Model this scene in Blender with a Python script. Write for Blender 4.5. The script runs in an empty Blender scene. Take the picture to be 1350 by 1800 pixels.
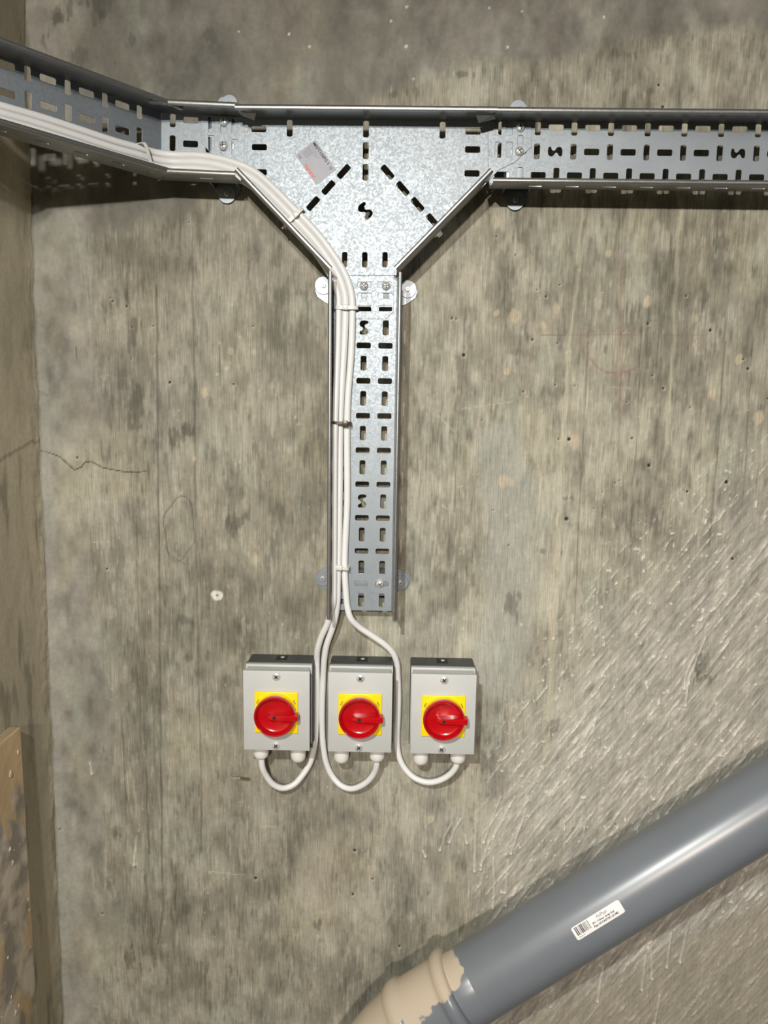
import bpy, bmesh, math
import numpy as np
from mathutils import Vector, Matrix, geometry

# ------------------------------------------------------------------ camera
SC = bpy.context.scene
COL = SC.collection
PITCH, YAW, ROLL, FPX = .1494, -.0152, .0151, 1352.0
CAM = Vector((0.0, -1.1600, 1.45))
_cp, _sp, _cy, _sy, _cr, _sr = (math.cos(PITCH), math.sin(PITCH), math.cos(YAW), math.sin(YAW), math.cos(ROLL), math.sin(ROLL))
FWD = Vector((_sy*_cp, _cy*_cp, -_sp))
_R = Vector((_cy, -_sy, 0)); _U = _R.cross(FWD)
RGT = _cr*_R + _sr*_U
UPV = -_sr*_R + _cr*_U
cd = bpy.data.cameras.new('camera'); cam = bpy.data.objects.new('camera', cd); COL.objects.link(cam)
cd.sensor_fit = 'VERTICAL'; cd.sensor_height = 36.0; cd.lens = FPX/1800.0*36.0
cd.clip_start = .02; cd.clip_end = 60
rot = Matrix((RGT, UPV, -FWD)).transposed()
cam.matrix_world = Matrix.Translation(CAM) @ rot.to_4x4()
SC.camera = cam

# ------------------------------------------------------------------ world, lamps, exposure
SC.view_settings.view_transform = 'Standard'; SC.view_settings.look = 'None'
SC.view_settings.gamma = 1.0; SC.view_settings.use_curve_mapping = False
SC.view_settings.exposure = -0.42
w = bpy.data.worlds.new('world'); SC.world = w; w.use_nodes = True
w.node_tree.nodes['Background'].inputs[0].default_value = (.9, .85, .75, 1)
w.node_tree.nodes['Background'].inputs[1].default_value = .05

def lamp(name, loc, target, energy, color, size, size_y=None, spread=180):
    ld = bpy.data.lights.new(name, 'AREA'); ld.energy = energy; ld.color = color
    ld.shape = 'RECTANGLE' if size_y else 'DISK'; ld.size = size
    if size_y: ld.size_y = size_y
    ld.spread = math.radians(spread)
    o = bpy.data.objects.new(name, ld); COL.objects.link(o); o.location = loc
    o.rotation_euler = (Vector(target)-Vector(loc)).to_track_quat('-Z', 'Y').to_euler()
    return o
lamp('work_lamp', (-.22, -1.48, 1.895), (.38, 0, .62), 12.8, (.98, 1.0, .95), .030, .022, 120)
lamp('ceiling_lamp', (-.05, -3.0, 2.10), (.3, 0, .9), 25.0, (1.0, .89, .79), .12, .08, 110)
lamp('right_fill', (2.0, -2.2, 2.3), (-.5, 0, 1.1), 6.5, (1.0, .97, .92), 1.3, .5, 160)  # unseen broad fill from the right, added to brighten left wall and board

# ------------------------------------------------------------------ helpers
def ray(px, py):
    return FWD + RGT*((px-675.0)/FPX) - UPV*((py-900.0)/FPX)
def W(px, py, y=0.0):
    d = ray(px, py); return CAM + d*((y-CAM.y)/d.y)
def Wpl(px, py, o, n):
    d = ray(px, py); return CAM + d*(((o-CAM).dot(n))/d.dot(n))

def tag(o, label=None, cat=None, group=None, kind=None):
    if label: o['label'] = label
    if cat: o['category'] = cat
    if group: o['group'] = group
    if kind: o['kind'] = kind
    return o
def empty(name, loc, label, cat, group=None, rot=None):
    o = bpy.data.objects.new(name, None); COL.objects.link(o); o.location = loc
    o.empty_display_size = .02
    if rot: o.rotation_euler = rot
    return tag(o, label, cat, group)

class MB:
    def __init__(s): s.v = []; s.f = []; s.sm = []
    def add(s, vs, fs, M=None, smooth=False):
        b = len(s.v)
        for p in vs:
            p = Vector(p); s.v.append(M @ p if M else p)
        for f in fs: s.f.append([b+i for i in f]); s.sm.append(smooth)
        return s
    def bm(s, bm, M=None, smooth=False):
        bm.verts.index_update()
        s.add([v.co.copy() for v in bm.verts], [[v.index for v in f.verts] for f in bm.faces], M, smooth); bm.free(); return s
    def box(s, lo, hi, bev=0, M=None, seg=2, smooth=False):
        bm = bmesh.new(); bmesh.ops.create_cube(bm, size=1)
        lo = Vector(lo); hi = Vector(hi)
        for v in bm.verts: v.co = Vector([lo[i]+(hi[i]-lo[i])*(v.co[i]+.5) for i in range(3)])
        if bev: bmesh.ops.bevel(bm, geom=bm.edges[:], offset=bev, segments=seg, profile=.5, affect='EDGES')
        return s.bm(bm, M, smooth)
    def tube(s, pts, r, n=14, caps=True, flat=1.0):
        pts = [Vector(p) for p in pts]; m = len(pts)
        T = [(pts[min(i+1, m-1)]-pts[max(i-1, 0)]).normalized() for i in range(m)]
        N = T[0].orthogonal().normalized(); vs = []; fs = []
        for i in range(m):
            N = (N - T[i]*N.dot(T[i])).normalized(); B = T[i].cross(N)
            rr = r[i] if isinstance(r, (list, tuple)) else r
            for k in range(n):
                a = 2*math.pi*k/n; vs.append(pts[i] + N*math.cos(a)*rr + B*math.sin(a)*rr)
        for i in range(m-1):
            for k in range(n):
                fs.append([i*n+k, i*n+(k+1) % n, (i+1)*n+(k+1) % n, (i+1)*n+k])
        if caps: fs.append(list(range(n))[::-1]); fs.append([(m-1)*n+k for k in range(n)])
        return s.add(vs, fs, None, True)
    def lathe(s, prof, n=40, M=None, smooth=True):
        # profile [(r, h)] revolved about local Z
        vs = []; fs = []; m = len(prof)
        for r, h in prof:
            for k in range(n):
                a = 2*math.pi*k/n; vs.append((r*math.cos(a), r*math.sin(a), h))
        for i in range(m-1):
            for k in range(n):
                fs.append([i*n+k, i*n+(k+1) % n, (i+1)*n+(k+1) % n, (i+1)*n+k])
        fs.append(list(range(n))[::-1]); fs.append([(m-1)*n+k for k in range(n)])
        return s.add(vs, fs, M, smooth)
    def prism(s, poly, h0, h1, M=None):
        n = len(poly); vs = [(x, y, h0) for x, y in poly]+[(x, y, h1) for x, y in poly]
        fs = [list(range(n))[::-1], list(range(n, 2*n))]+[[i, (i+1) % n, n+(i+1) % n, n+i] for i in range(n)]
        return s.add(vs, fs, M)
    def build(s, name, mat, parent=None, loc=None):
        me = bpy.data.meshes.new(name); 
        if loc is not None: loc = Vector(loc); vs = [v-loc for v in s.v]
        else: vs = s.v
        me.from_pydata([tuple(v) for v in vs], [], s.f)
        me.polygons.foreach_set('use_smooth', s.sm)
        bm = bmesh.new(); bm.from_mesh(me); bmesh.ops.recalc_face_normals(bm, faces=bm.faces[:]); bm.to_mesh(me); bm.free()
        me.materials.append(mat)
        try: me.set_sharp_from_angle(angle=math.radians(38))
        except Exception: pass
        o = bpy.data.objects.new(name, me); COL.objects.link(o)
        if loc is not None: o.location = loc
        if parent: o.parent = parent
        return o

def frame(o, x, y, z):
    M = Matrix.Identity(4)
    for i, a in enumerate((x, y, z)):
        for j in range(3): M[j][i] = a[j]
    M.translation = Vector(o); return M
TOCAM = frame((0, 0, 0), (1, 0, 0), (0, 0, 1), (0, -1, 0))    # local xy -> world xz, local z -> towards the room
def at(x, z, y=0.0): return Matrix.Translation((x, y, z)) @ TOCAM

def poly_offset(p, d):
    """move a closed outline to its left by d"""
    n = len(p); out = []
    for i in range(n):
        a, b, c = Vector(p[i-1]), Vector(p[i]), Vector(p[(i+1) % n])
        e0 = (b-a).normalized(); e1 = (c-b).normalized(); n0 = Vector((-e0.y, e0.x)); n1 = Vector((-e1.y, e1.x))
        m = n0+n1; m = m/max(m.length_squared, 1e-9)*2 if m.length > .3 else n0
        out.append(tuple(b+m*d))
    return out
def area2(p): return sum(p[i-1][0]*p[i][1]-p[i][0]*p[i-1][1] for i in range(len(p)))
def sheet(splines, th, M, bev=0.0, mb=None):
    """thin plate with holes; splines = list of closed 2D outlines, first is the outer edge"""
    mb = mb or MB(); loops = []
    for i, sp in enumerate(splines):
        sp = [tuple(q) for q in sp]
        if (area2(sp) > 0) != (i == 0): sp = sp[::-1]     # outer counter-clockwise, holes clockwise: material on the left
        loops.append(sp)
    top = [poly_offset(sp, bev) for sp in loops] if bev else loops
    bm = bmesh.new()
    def cap(ls, z, flip):
        vs = []; fc = []
        for sp in ls:
            if area2(sp) < 0: sp = sp[::-1]
            fc.append(list(range(len(vs), len(vs)+len(sp)))); vs += [Vector(q) for q in sp]
        r = geometry.delaunay_2d_cdt(vs, [], fc, 0, 1e-7)
        bv = [bm.verts.new((v.x, v.y, z)) for v in r[0]]
        for f, of in zip(r[2], r[5]):
            if list(of) == [0]:
                q = [bv[k] for k in f]; bm.faces.new(q[::-1] if flip else q)
    cap(top, th/2, False); cap(loops, -th/2, True)
    for lo, hi in zip(loops, top):
        n = len(lo); rings = [(lo, -th/2), (lo, th/2-bev), (hi, th/2)] if bev else [(lo, -th/2), (lo, th/2)]
        R_ = [[bm.verts.new((q[0], q[1], z)) for q in l] for l, z in rings]
        for r0, r1 in zip(R_[:-1], R_[1:]):
            for i in range(n): bm.faces.new((r0[i], r0[(i+1) % n], r1[(i+1) % n], r1[i]))
    bmesh.ops.remove_doubles(bm, verts=bm.verts[:], dist=2e-7)
    for v in [v for v in bm.verts if not v.link_faces]: bm.verts.remove(v)
    mb.bm(bm, M)
    return mb

def slot(cx, cy, L, w, ang=0.0, r=.0022, n=4):
    pts = []; ca, sa = math.cos(ang), math.sin(ang)
    for (sx, sy, a0) in ((1, 1, 0), (-1, 1, 90), (-1, -1, 180), (1, -1, 270)):
        ox, oy = sx*(L/2-r), sy*(w/2-r)
        for k in range(n+1):
            a = math.radians(a0+90*k/n); x, y = ox+r*math.cos(a), oy+r*math.sin(a)
            pts.append((cx+x*ca-y*sa, cy+x*sa+y*ca))
    return pts
S_OUT = [(645, 520), (655, 512), (668, 518), (673, 540), (690, 552), (706, 545), (718, 524), (735, 514), (755, 516), (768, 530), (772, 560), (770, 590), (760, 600), (742, 596), (734, 578), (720, 564), (706, 570), (690, 594), (675, 602), (655, 596), (643, 580), (640, 550)]
def s_slot(cx, cy, ang=0.0, flip=1, k=1.0):
    """S-shaped hole lying along local x"""
    ca, sa = math.cos(ang), math.sin(ang); out = []
    for x, y in S_OUT:
        x = (x-706)*.000150*k; y = -(y-557)*.000142*flip*k
        out.append((cx+x*ca-y*sa, cy+x*sa+y*ca))
    return out

def smooth_path(pts, step=.004):
    pts = [Vector(p) for p in pts]; P = [pts[0]*2-pts[1]]+pts+[pts[-1]*2-pts[-2]]; out = []
    for i in range(1, len(P)-2):
        p0, p1, p2, p3 = P[i-1:i+3]; n = max(2, int((p2-p1).length/step))
        t0, t1 = 0.0, (p1-p0).length**.5; t2 = t1+(p2-p1).length**.5; t3 = t2+(p3-p2).length**.5
        for k in range(n):
            t = t1+(t2-t1)*k/n
            A1 = p0*((t1-t)/(t1-t0))+p1*((t-t0)/(t1-t0)); A2 = p1*((t2-t)/(t2-t1))+p2*((t-t1)/(t2-t1)); A3 = p2*((t3-t)/(t3-t2))+p3*((t-t2)/(t3-t2))
            B1 = A1*((t2-t)/(t2-t0))+A2*((t-t0)/(t2-t0)); B2 = A2*((t3-t)/(t3-t1))+A3*((t-t1)/(t3-t1))
            out.append(B1*((t2-t)/(t2-t1))+B2*((t-t1)/(t2-t1)))
    out.append(pts[-1]); return out

# ------------------------------------------------------------------ materials
def mat(name, col, rough=.5, metal=0.0, coat=0.0, var=.0, vscale=60.0, bump=0.0, bscale=200.0, spec=.5, stretch=(1, 1, 1)):
    m = bpy.data.materials.new(name); m.use_nodes = True; nt = m.node_tree; b = nt.nodes['Principled BSDF']
    b.inputs['Roughness'].default_value = rough; b.inputs['Metallic'].default_value = metal
    b.inputs['Specular IOR Level'].default_value = spec; b.inputs['Coat Weight'].default_value = coat
    tc = nt.nodes.new('ShaderNodeTexCoord'); mp = nt.nodes.new('ShaderNodeMapping'); mp.inputs['Scale'].default_value = stretch
    nt.links.new(tc.outputs['Object'], mp.inputs[0])
    no = nt.nodes.new('ShaderNodeTexNoise'); no.inputs['Scale'].default_value = vscale; no.inputs['Detail'].default_value = 4
    nt.links.new(mp.outputs[0], no.inputs['Vector'])
    cr = nt.nodes.new('ShaderNodeValToRGB'); lo = [max(0, c*(1-var)) for c in col]; hi = [min(1, c*(1+var)) for c in col]
    cr.color_ramp.elements[0].position = .3; cr.color_ramp.elements[1].position = .7
    cr.color_ramp.elements[0].color = (*lo, 1); cr.color_ramp.elements[1].color = (*hi, 1)
    nt.links.new(no.outputs['Fac'], cr.inputs[0]); nt.links.new(cr.outputs[0], b.inputs['Base Color'])
    if bump:
        n2 = nt.nodes.new('ShaderNodeTexNoise'); n2.inputs['Scale'].default_value = bscale; n2.inputs['Detail'].default_value = 3
        nt.links.new(mp.outputs[0], n2.inputs['Vector'])
        bp = nt.nodes.new('ShaderNodeBump'); bp.inputs['Strength'].default_value = bump; bp.inputs['Distance'].default_value = .001
        nt.links.new(n2.outputs['Fac'], bp.inputs['Height']); nt.links.new(bp.outputs[0], b.inputs['Normal'])
    return m

def galv(name, col, rough, spangle=.10, metal=.6):
    m = mat(name, col, rough, metal, var=.05, vscale=25)
    nt = m.node_tree; b = nt.nodes['Principled BSDF']
    tc = nt.nodes.new('ShaderNodeTexCoord')
    vo = nt.nodes.new('ShaderNodeTexVoronoi'); vo.inputs['Scale'].default_value = 430
    nt.links.new(tc.outputs['Object'], vo.inputs['Vector'])
    sx = nt.nodes.new('ShaderNodeSeparateColor'); nt.links.new(vo.outputs['Color'], sx.inputs[0])
    mr = nt.nodes.new('ShaderNodeMapRange'); mr.inputs['To Min'].default_value = rough-spangle; mr.inputs['To Max'].default_value = rough+spangle
    nt.links.new(sx.outputs[0], mr.inputs[0]); nt.links.new(mr.outputs[0], b.inputs['Roughness'])
    n2 = nt.nodes.new('ShaderNodeTexNoise'); n2.inputs['Scale'].default_value = 9; n2.inputs['Detail'].default_value = 2
    nt.links.new(tc.outputs['Object'], n2.inputs['Vector'])
    b1 = nt.nodes.new('ShaderNodeBump'); b1.inputs['Strength'].default_value = .12; b1.inputs['Distance'].default_value = .004
    nt.links.new(n2.outputs['Fac'], b1.inputs['Height'])
    bp = nt.nodes.new('ShaderNodeBump'); bp.inputs['Strength'].default_value = .05; bp.inputs['Distance'].default_value = .0003
    nt.links.new(sx.outputs[1], bp.inputs['Height']); nt.links.new(b1.outputs[0], bp.inputs['Normal'])
    nt.links.new(bp.outputs[0], b.inputs['Normal'])
    return m

def concrete(name):
    m = bpy.data.materials.new(name); m.use_nodes = True; nt = m.node_tree; b = nt.nodes['Principled BSDF']
    b.inputs['Roughness'].default_value = .8; b.inputs['Specular IOR Level'].default_value = .35
    at_ = nt.nodes.new('ShaderNodeAttribute'); at_.attribute_name = 'tone'
    tc = nt.nodes.new('ShaderNodeTexCoord')
    def noise(scale, st, det=3):
        mp = nt.nodes.new('ShaderNodeMapping'); mp.inputs['Scale'].default_value = st
        nt.links.new(tc.outputs['Object'], mp.inputs[0])
        n = nt.nodes.new('ShaderNodeTexNoise'); n.inputs['Scale'].default_value = scale; n.inputs['Detail'].default_value = det
        nt.links.new(mp.outputs[0], n.inputs['Vector']); return n
    g = noise(640, (1, 1, .035)); h = noise(900, (1, 1, 1), 2); k = noise(150, (1, 1, 1), 4)
    def rng(n, lo, hi, a=.3, c=.7):
        r = nt.nodes.new('ShaderNodeMapRange'); r.inputs['From Min'].default_value = a; r.inputs['From Max'].default_value = c
        r.inputs['To Min'].default_value = lo; r.inputs['To Max'].default_value = hi; nt.links.new(n.outputs['Fac'], r.inputs[0]); return r
    # grain is weighted by the attribute's alpha: 1 on board-marked concrete, 0 on trowelled render
    gr = rng(g, -.20, .20); mg = nt.nodes.new('ShaderNodeMath'); mg.operation = 'MULTIPLY'
    nt.links.new(gr.outputs[0], mg.inputs[0]); nt.links.new(at_.outputs['Alpha'], mg.inputs[1])
    hr = rng(h, .95, 1.05); kr = rng(k, -.07, .07)
    a1 = nt.nodes.new('ShaderNodeMath'); nt.links.new(mg.outputs[0], a1.inputs[0]); nt.links.new(hr.outputs[0], a1.inputs[1])
    a2 = nt.nodes.new('ShaderNodeMath'); nt.links.new(a1.outputs[0], a2.inputs[0]); nt.links.new(kr.outputs[0], a2.inputs[1])
    vm = nt.nodes.new('ShaderNodeVectorMath'); vm.operation = 'SCALE'
    nt.links.new(at_.outputs['Color'], vm.inputs[0]); nt.links.new(a2.outputs[0], vm.inputs['Scale'])
    nt.links.new(vm.outputs[0], b.inputs['Base Color'])
    bp = nt.nodes.new('ShaderNodeBump'); bp.inputs['Strength'].default_value = .35; bp.inputs['Distance'].default_value = .0012
    nt.links.new(a2.outputs[0], bp.inputs['Height']); nt.links.new(bp.outputs[0], b.inputs['Normal'])
    return m

M_CONC = concrete('board_marked_concrete')
M_GALV = galv('galvanised_sheet', (.30, .335, .365), .53, .07, .64)
M_HEM = galv('galvanised_rail', (.36, .365, .36), .34, .03, .85)
M_ZINC = mat('zinc_plated_steel', (.27, .30, .33), .46, .7, var=.08, vscale=90)
M_BOLT = mat('bright_bolt_steel', (.72, .73, .72), .34, .55, var=.04)
M_DARK = mat('dark_recess', (.012, .012, .012), .6)
M_CABLE = mat('white_cable_sheath', (.74, .74, .73), .42, var=.02, vscale=30)
M_TIE = mat('natural_nylon', (.66, .66, .62), .35, var=.04)
M_TIEM = mat('steel_tie_strip', (.10, .085, .065), .4, .5, var=.15, vscale=200)
M_BOX = mat('light_grey_plastic', (.50, .51, .50), .42, var=.02, bump=.05, bscale=900)
M_BASE = mat('dark_grey_plastic', (.055, .060, .062), .5, var=.15, vscale=40, bump=.1, bscale=600)
M_YEL = mat('yellow_plastic', (.95, .66, .004), .35, var=.01)
M_RED = mat('red_plastic', (.46, .003, .007), .22, var=.03, coat=.8)
M_GLAND = mat('white_nylon_gland', (.74, .73, .70), .4, var=.02)
M_PRINT = mat('black_print', (.03, .03, .035), .6)
M_REDPR = mat('red_print', (.75, .12, .10), .6)
M_GREYPR = mat('grey_print', (.25, .27, .32), .6)
M_FOIL = mat('silver_label_foil', (.36, .36, .41), .5, .0, var=.06, vscale=60)
M_PAPER = mat('white_label_paper', (.80, .77, .77), .5, var=.02)

# ------------------------------------------------------------------ noise for the concrete
def vnoise(x, z, sx, sz, seed):
    rs = np.random.RandomState(seed); G = rs.rand(257, 257)
    u = x/sx+seed*7.31; v = z/sz+seed*3.77
    iu = np.floor(u).astype(int); iv = np.floor(v).astype(int); fu = u-iu; fv = v-iv
    fu = fu*fu*(3-2*fu); fv = fv*fv*(3-2*fv)
    a = G[iu % 256, iv % 256]; b = G[(iu+1) % 256, iv % 256]; c = G[iu % 256, (iv+1) % 256]; d = G[(iu+1) % 256, (iv+1) % 256]
    return (a*(1-fu)+b*fu)*(1-fv)+(c*(1-fu)+d*fu)*fv
def fbm(x, z, sx, sz, seed, oc=4):
    s = 0; t = 0; a = 1.0
    for k in range(oc):
        s = s+a*(vnoise(x, z, sx/2**k, sz/2**k, seed+k*13)-.5); t += a; a *= .55
    return s/t*2
def sst(a, b, x):
    t = np.clip((x-a)/(b-a), 0, 1); return t*t*(3-2*t)
def pw(px, py): p = W(px, py, 0); return p.x, p.z

def seg_dist(x, z, pts):
    d = np.full(x.shape, 9.0)
    for (x0, z0), (x1, z1) in zip(pts[:-1], pts[1:]):
        dx, dz = x1-x0, z1-z0; t = np.clip(((x-x0)*dx+(z-z0)*dz)/(dx*dx+dz*dz+1e-12), 0, 1)
        d = np.minimum(d, np.hypot(x-x0-t*dx, z-z0-t*dz))
    return d

def axis(lo, hi, a, b, fine, coarse):
    A = np.arange(a, b, fine); L = np.arange(lo, a-coarse*.3, coarse); R = np.arange(b+coarse, hi, coarse)
    return np.concatenate([L, A, R, [hi]])

def grid_obj(name, xs, zs, pos, col):
    nx, nz = len(xs), len(zs); me = bpy.data.meshes.new(name)
    me.vertices.add(nx*nz); me.vertices.foreach_set('co', pos.reshape(-1).astype(np.float32))
    i = np.arange(nx-1)[:, None]*nz+np.arange(nz-1)[None, :]
    q = np.stack([i, i+nz, i+nz+1, i+1], -1).reshape(-1, 4)
    me.loops.add(q.size); me.loops.foreach_set('vertex_index', q.reshape(-1).astype(np.int32))
    me.polygons.add(len(q)); me.polygons.foreach_set('loop_start', (np.arange(len(q))*4).astype(np.int32))
    me.update(calc_edges=True)
    me.polygons.foreach_set('use_smooth', np.ones(len(q), dtype=bool))
    at_ = me.attributes.new('tone', 'FLOAT_COLOR', 'POINT'); at_.data.foreach_set('color', col.reshape(-1).astype(np.float32))
    me.materials.append(M_CONC); o = bpy.data.objects.new(name, me); COL.objects.link(o); o['kind'] = 'structure'
    return o

CX = np.array([.30, 0.408, 1.18, 1.60, 1.94, 2.3]); CV = np.array([-.5432, -.5419, -.5326, -.5278, -.5196, -.512])*1.0153
def corner_x(z): return np.interp(z, CX, CV)

def back_wall():
    xs = axis(-.59, 3.0, -.59, .70, .0016, .06); zs = axis(0, 2.7, .34, 2.04, .0018, .05)
    X, Z = np.meshgrid(xs, zs, indexing='ij')
    n = X.size; f1 = fbm(X, Z, .30, .40, 1, 5); f2 = fbm(X, Z, .07, .12, 21, 5); f3 = fbm(X, Z, .018, .03, 41, 4)
    grain = fbm(X, Z, .0045, .07, 61, 4); grain2 = fbm(X, Z, .0032, .022, 71, 2); grain3 = fbm(X, Z, .03, .5, 81, 3)
    base = np.array([.300, .281, .218]); C = np.ones(X.shape+(3,))*base
    H = np.zeros(X.shape)
    def mixc(mask, col):
        nonlocal C
        m = np.clip(mask, 0, 1)[..., None]; C = C*(1-m)+np.array(col)*m
    def mul(f):
        nonlocal C
        C = C*np.clip(f, .15, 2.2)[..., None]
    # trowelled (smooth) areas: above a ragged line and the strip along the corner
    bx = [pw(*p) for p in ((0, 420), (150, 420), (300, 380), (520, 250), (689, 165), (822, 127), (984, 106), (1118, 67), (1350, 60), (1500, 40))]
    lz = np.interp(X, [b[0] for b in bx], [b[1] for b in bx])+.02*f2
    smooth = sst(-.006, .02, Z-lz)
    strip = 1-sst(.055, .105, X-corner_x(Z)+.05*f2+.03*f1)
    smooth = np.maximum(smooth, strip)
    # ochre and grey drifts
    mixc(.55*sst(.0, .6, f1), (.285, .275, .245))
    mixc(.45*sst(.05, .7, fbm(X, Z, .16, .5, 5, 4)), (.33, .285, .205))
    mixc(.5*sst(.1, .6, fbm(X, Z, .10, .22, 6, 5)), (.225, .215, .175))
    mixc(.85*np.maximum(0, smooth-strip), (.205, .196, .172))
    mixc(.75*strip, (.340, .320, .282))
    mixc(.6*strip*sst(-.1, .4, fbm(X, Z, .05, .2, 7, 4)), (.30, .295, .248))
    g = 1-smooth
    f4 = fbm(X, Z, .045, .075, 301, 6); f5 = fbm(X, Z, .12, .20, 311, 6); f6 = fbm(X, Z, .011, .020, 321, 3)
    mixc(.50*sst(.05, .45, f4), (.300, .312, .255)); mixc(.25*sst(.05, .5, fbm(X, Z, .06, .10, 331, 6)), (.335, .290, .240))
    mixc(.50*sst(.12, .5, fbm(X, Z, .09, .16, 341, 6)), (.330, .300, .215))
    mul(1+g*(.10*grain+.10*grain2+.10*grain3)+.30*f2+.34*f3+.16*f1+.30*f4+.22*f5+.16*f6)
    blot = sst(.16, .40, fbm(X, Z, .05, .11, 351, 6)+.25*f5+.22*f3+.15*f6); mixc(.40*blot*(1-.5*strip)*(1-.4*sst(.0, .3, X)), (.165, .158, .125))
    pale = sst(.20, .44, fbm(X, Z, .035, .06, 361, 6)+.2*f2+.2*f6+.15*grain2); mixc(.42*pale*g, (.43, .405, .33))
    # dark grain flecks and pale grain patches on the board marks
    mixc(g*.5*sst(.38, .72, 1.1*grain2+.6*f2+.6*f3+.3*f6), (.43, .405, .33))
    left_mid = sst(-.52, -.40, X)*sst(.02, -.14, X)*sst(.55, .75, Z+.05*f1); mul(1-.13*left_mid)  # left-middle stretch of the wall slightly darker
    mixc(g*.42*sst(.45, .80, -1.15*grain2-.7*f2-.6*f3-.3*f6), (.125, .118, .090))
    H += g*(.0005*grain+.0003*grain2)+.0006*f2
    # lower right: trowel strokes running up to the right
    a = math.radians(56); U = X*math.cos(a)+Z*math.sin(a); V = -X*math.sin(a)+Z*math.cos(a)
    st = fbm(U, V, .042, .0036, 91, 4); st2 = fbm(U, V, .03, .006, 95, 3)
    r0 = [pw(*p) for p in ((700, 1500), (830, 1390), (960, 1170), (1090, 1000), (1350, 800))]
    rl = np.interp(X, [r[0]-.02 for r in r0], [r[1] for r in r0]); rm = sst(.03, -.22, Z-rl+.09*f1+.03*f2)*sst(.10, .22, X)
    rm2 = sst(.08, -.04, Z-rl+.05*f1)*sst(.10, .2, X)
    st3 = fbm(U, V, .014, .0028, 97, 3)
    mixc(.70*rm, (.405, .380, .335))
    mul(1+rm*(.40*st+.32*st3+.2*st2))
    fl = rm2*np.clip(sst(.42, .62, st+.25*f2)+.8*sst(.45, .7, st3+.3*st), 0, 1)
    mixc(.75*fl, (.62, .58, .52)); H += .0022*fl+.0006*rm*st
    # below the pipe: browner, the pipe's warm shade put into the colour
    pz = pw(1350, 1500)[1]; pl = pw(870, 1798)
    under = sst(0, .05, (pl[1]+(X-pl[0])*.60)-Z)
    mixc(.5*under*g, (.30, .255, .185)); mul(1-.10*under*f2)
    # pale grey poured patch to the right of the tray foot
    P = [pw(*p) for p in ((880, 800), (905, 1000), (870, 1170))]
    d = seg_dist(X, Z, P)+.03*f2; mixc(.55*sst(.055, .03, d), (.36, .365, .325))
    P = [pw(*p) for p in ((755, 1130), (735, 1250))]
    mixc(.3*sst(.09, .04, seg_dist(X, Z, P)+.03*f2), (.25, .25, .22))
    P = [pw(*p) for p in ((560, 1500), (540, 1580))]
    mixc(.55*sst(.030, .012, seg_dist(X, Z, P)+.02*f2), (.46, .42, .34))
    P = [pw(*p) for p in ((640, 1560), (600, 1590))]
    mixc(.4*sst(.03, .012, seg_dist(X, Z, P)+.02*f2), (.40, .37, .30))
    for q in ((230, 1600, 60), (560, 1450, 60), (430, 1300, 90), (200, 1250, 50), (300, 420, 40), (700, 1750, 60)):
        x0, z0 = pw(q[0], q[1]); dd = np.hypot((X-x0), (Z-z0)*.6)
        mixc(.28*sst(q[2]/1200*1.3, q[2]/1200*.3, dd+.05*f2), (.19, .18, .145))
    # shutter-board joints
    def line(pts, wd, dark, amp=.0012, col=None, edge=.3):
        q = [pw(*p) for p in pts]; d = seg_dist(X+amp*fbm(X, Z, .02, .05, 33, 3), Z, q)
        m = sst(wd, wd*edge, d)*np.clip(.9+.8*f2, .3, 1)
        if col is None: mul(1-min(dark*1.25, .85)*m)
        else: mixc(dark*m, col)
        return m
    for pts, wd, dk in ((((275, 500), (277, 800), (281, 1100), (283, 1350), (286, 1600), (278, 1660)), .0022, .36),
                        (((338, 470), (344, 900), (348, 1150), (353, 1350), (354, 1500)), .0020, .30),
                        (((252, 1250), (258, 1400), (262, 1500)), .0022, .32), (((256, 1540), (262, 1640), (270, 1700)), .0035, .3),
                        (((235, 560), (243, 1100)), .0014, .25), (((222, 480), (226, 620)), .003, .25), (((215, 1260), (222, 1450)), .0018, .25),
                        (((386, 520), (387, 680)), .0009, .3), (((117, 1020), (119, 1100)), .001, .25),
                        (((818, 560), (812, 660), (798, 900)), .0013, .30), (((1034, 600), (1026, 760), (1018, 900), (1010, 1100)), .0013, .32),
                        (((1128, 560), (1120, 740), (1111, 900), (1105, 1060)), .0012, .32), (((1275, 600), (1262, 780), (1253, 900), (1248, 960)), .0014, .35),
                        (((1323, 600), (1310, 820), (1304, 900)), .0012, .28), (((1103, 350), (1095, 600), (1088, 800)), .0012, .2),
                        (((1060, 880), (1056, 1100)), .0009, .25), (((1180, 340), (1176, 420)), .001, .2),
                        (((207, 620), (210, 760)), .0012, .3), (((308, 1540), (306, 1600)), .0035, .3)):
        m = line(pts, wd, dk); H -= .0006*m
    for pts, wd, dk in ((((1022, 350), (1012, 500), (1000, 640), (990, 760), (984, 880), (979, 1000)), .0045, .80), (((978, 1020), (971, 1100), (966, 1200), (961, 1330)), .0075, .8),
                        (((1196, 350), (1190, 520), (1181, 670), (1174, 780)), .0045, .8), (((1245, 800), (1192, 1080)), .006, .0),
                        (((830, 370), (812, 600)), .005, .25), (((1145, 430), (1133, 570)), .006, .3), (((1240, 420), (1225, 560)), .006, .3),
                        (((182, 300), (196, 470), (240, 600)), .006, .15), (((930, 900), (926, 1100)), .004, .2)):
        line(pts, wd, dk, .006, (.46, .42, .32), .1)
    # crack, ring round a plug, scratches
    m = line(((75, 792), (105, 803), (130, 826), (142, 822), (150, 812), (160, 811), (180, 822), (215, 829), (240, 830.5), (257, 828)), .0012, .72, .0004); H -= .0012*m
    m = line(((66, 684), (84, 696)), .0013, .6, .0004); m = line(((133, 610), (133, 640)), .0009, .6)
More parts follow.
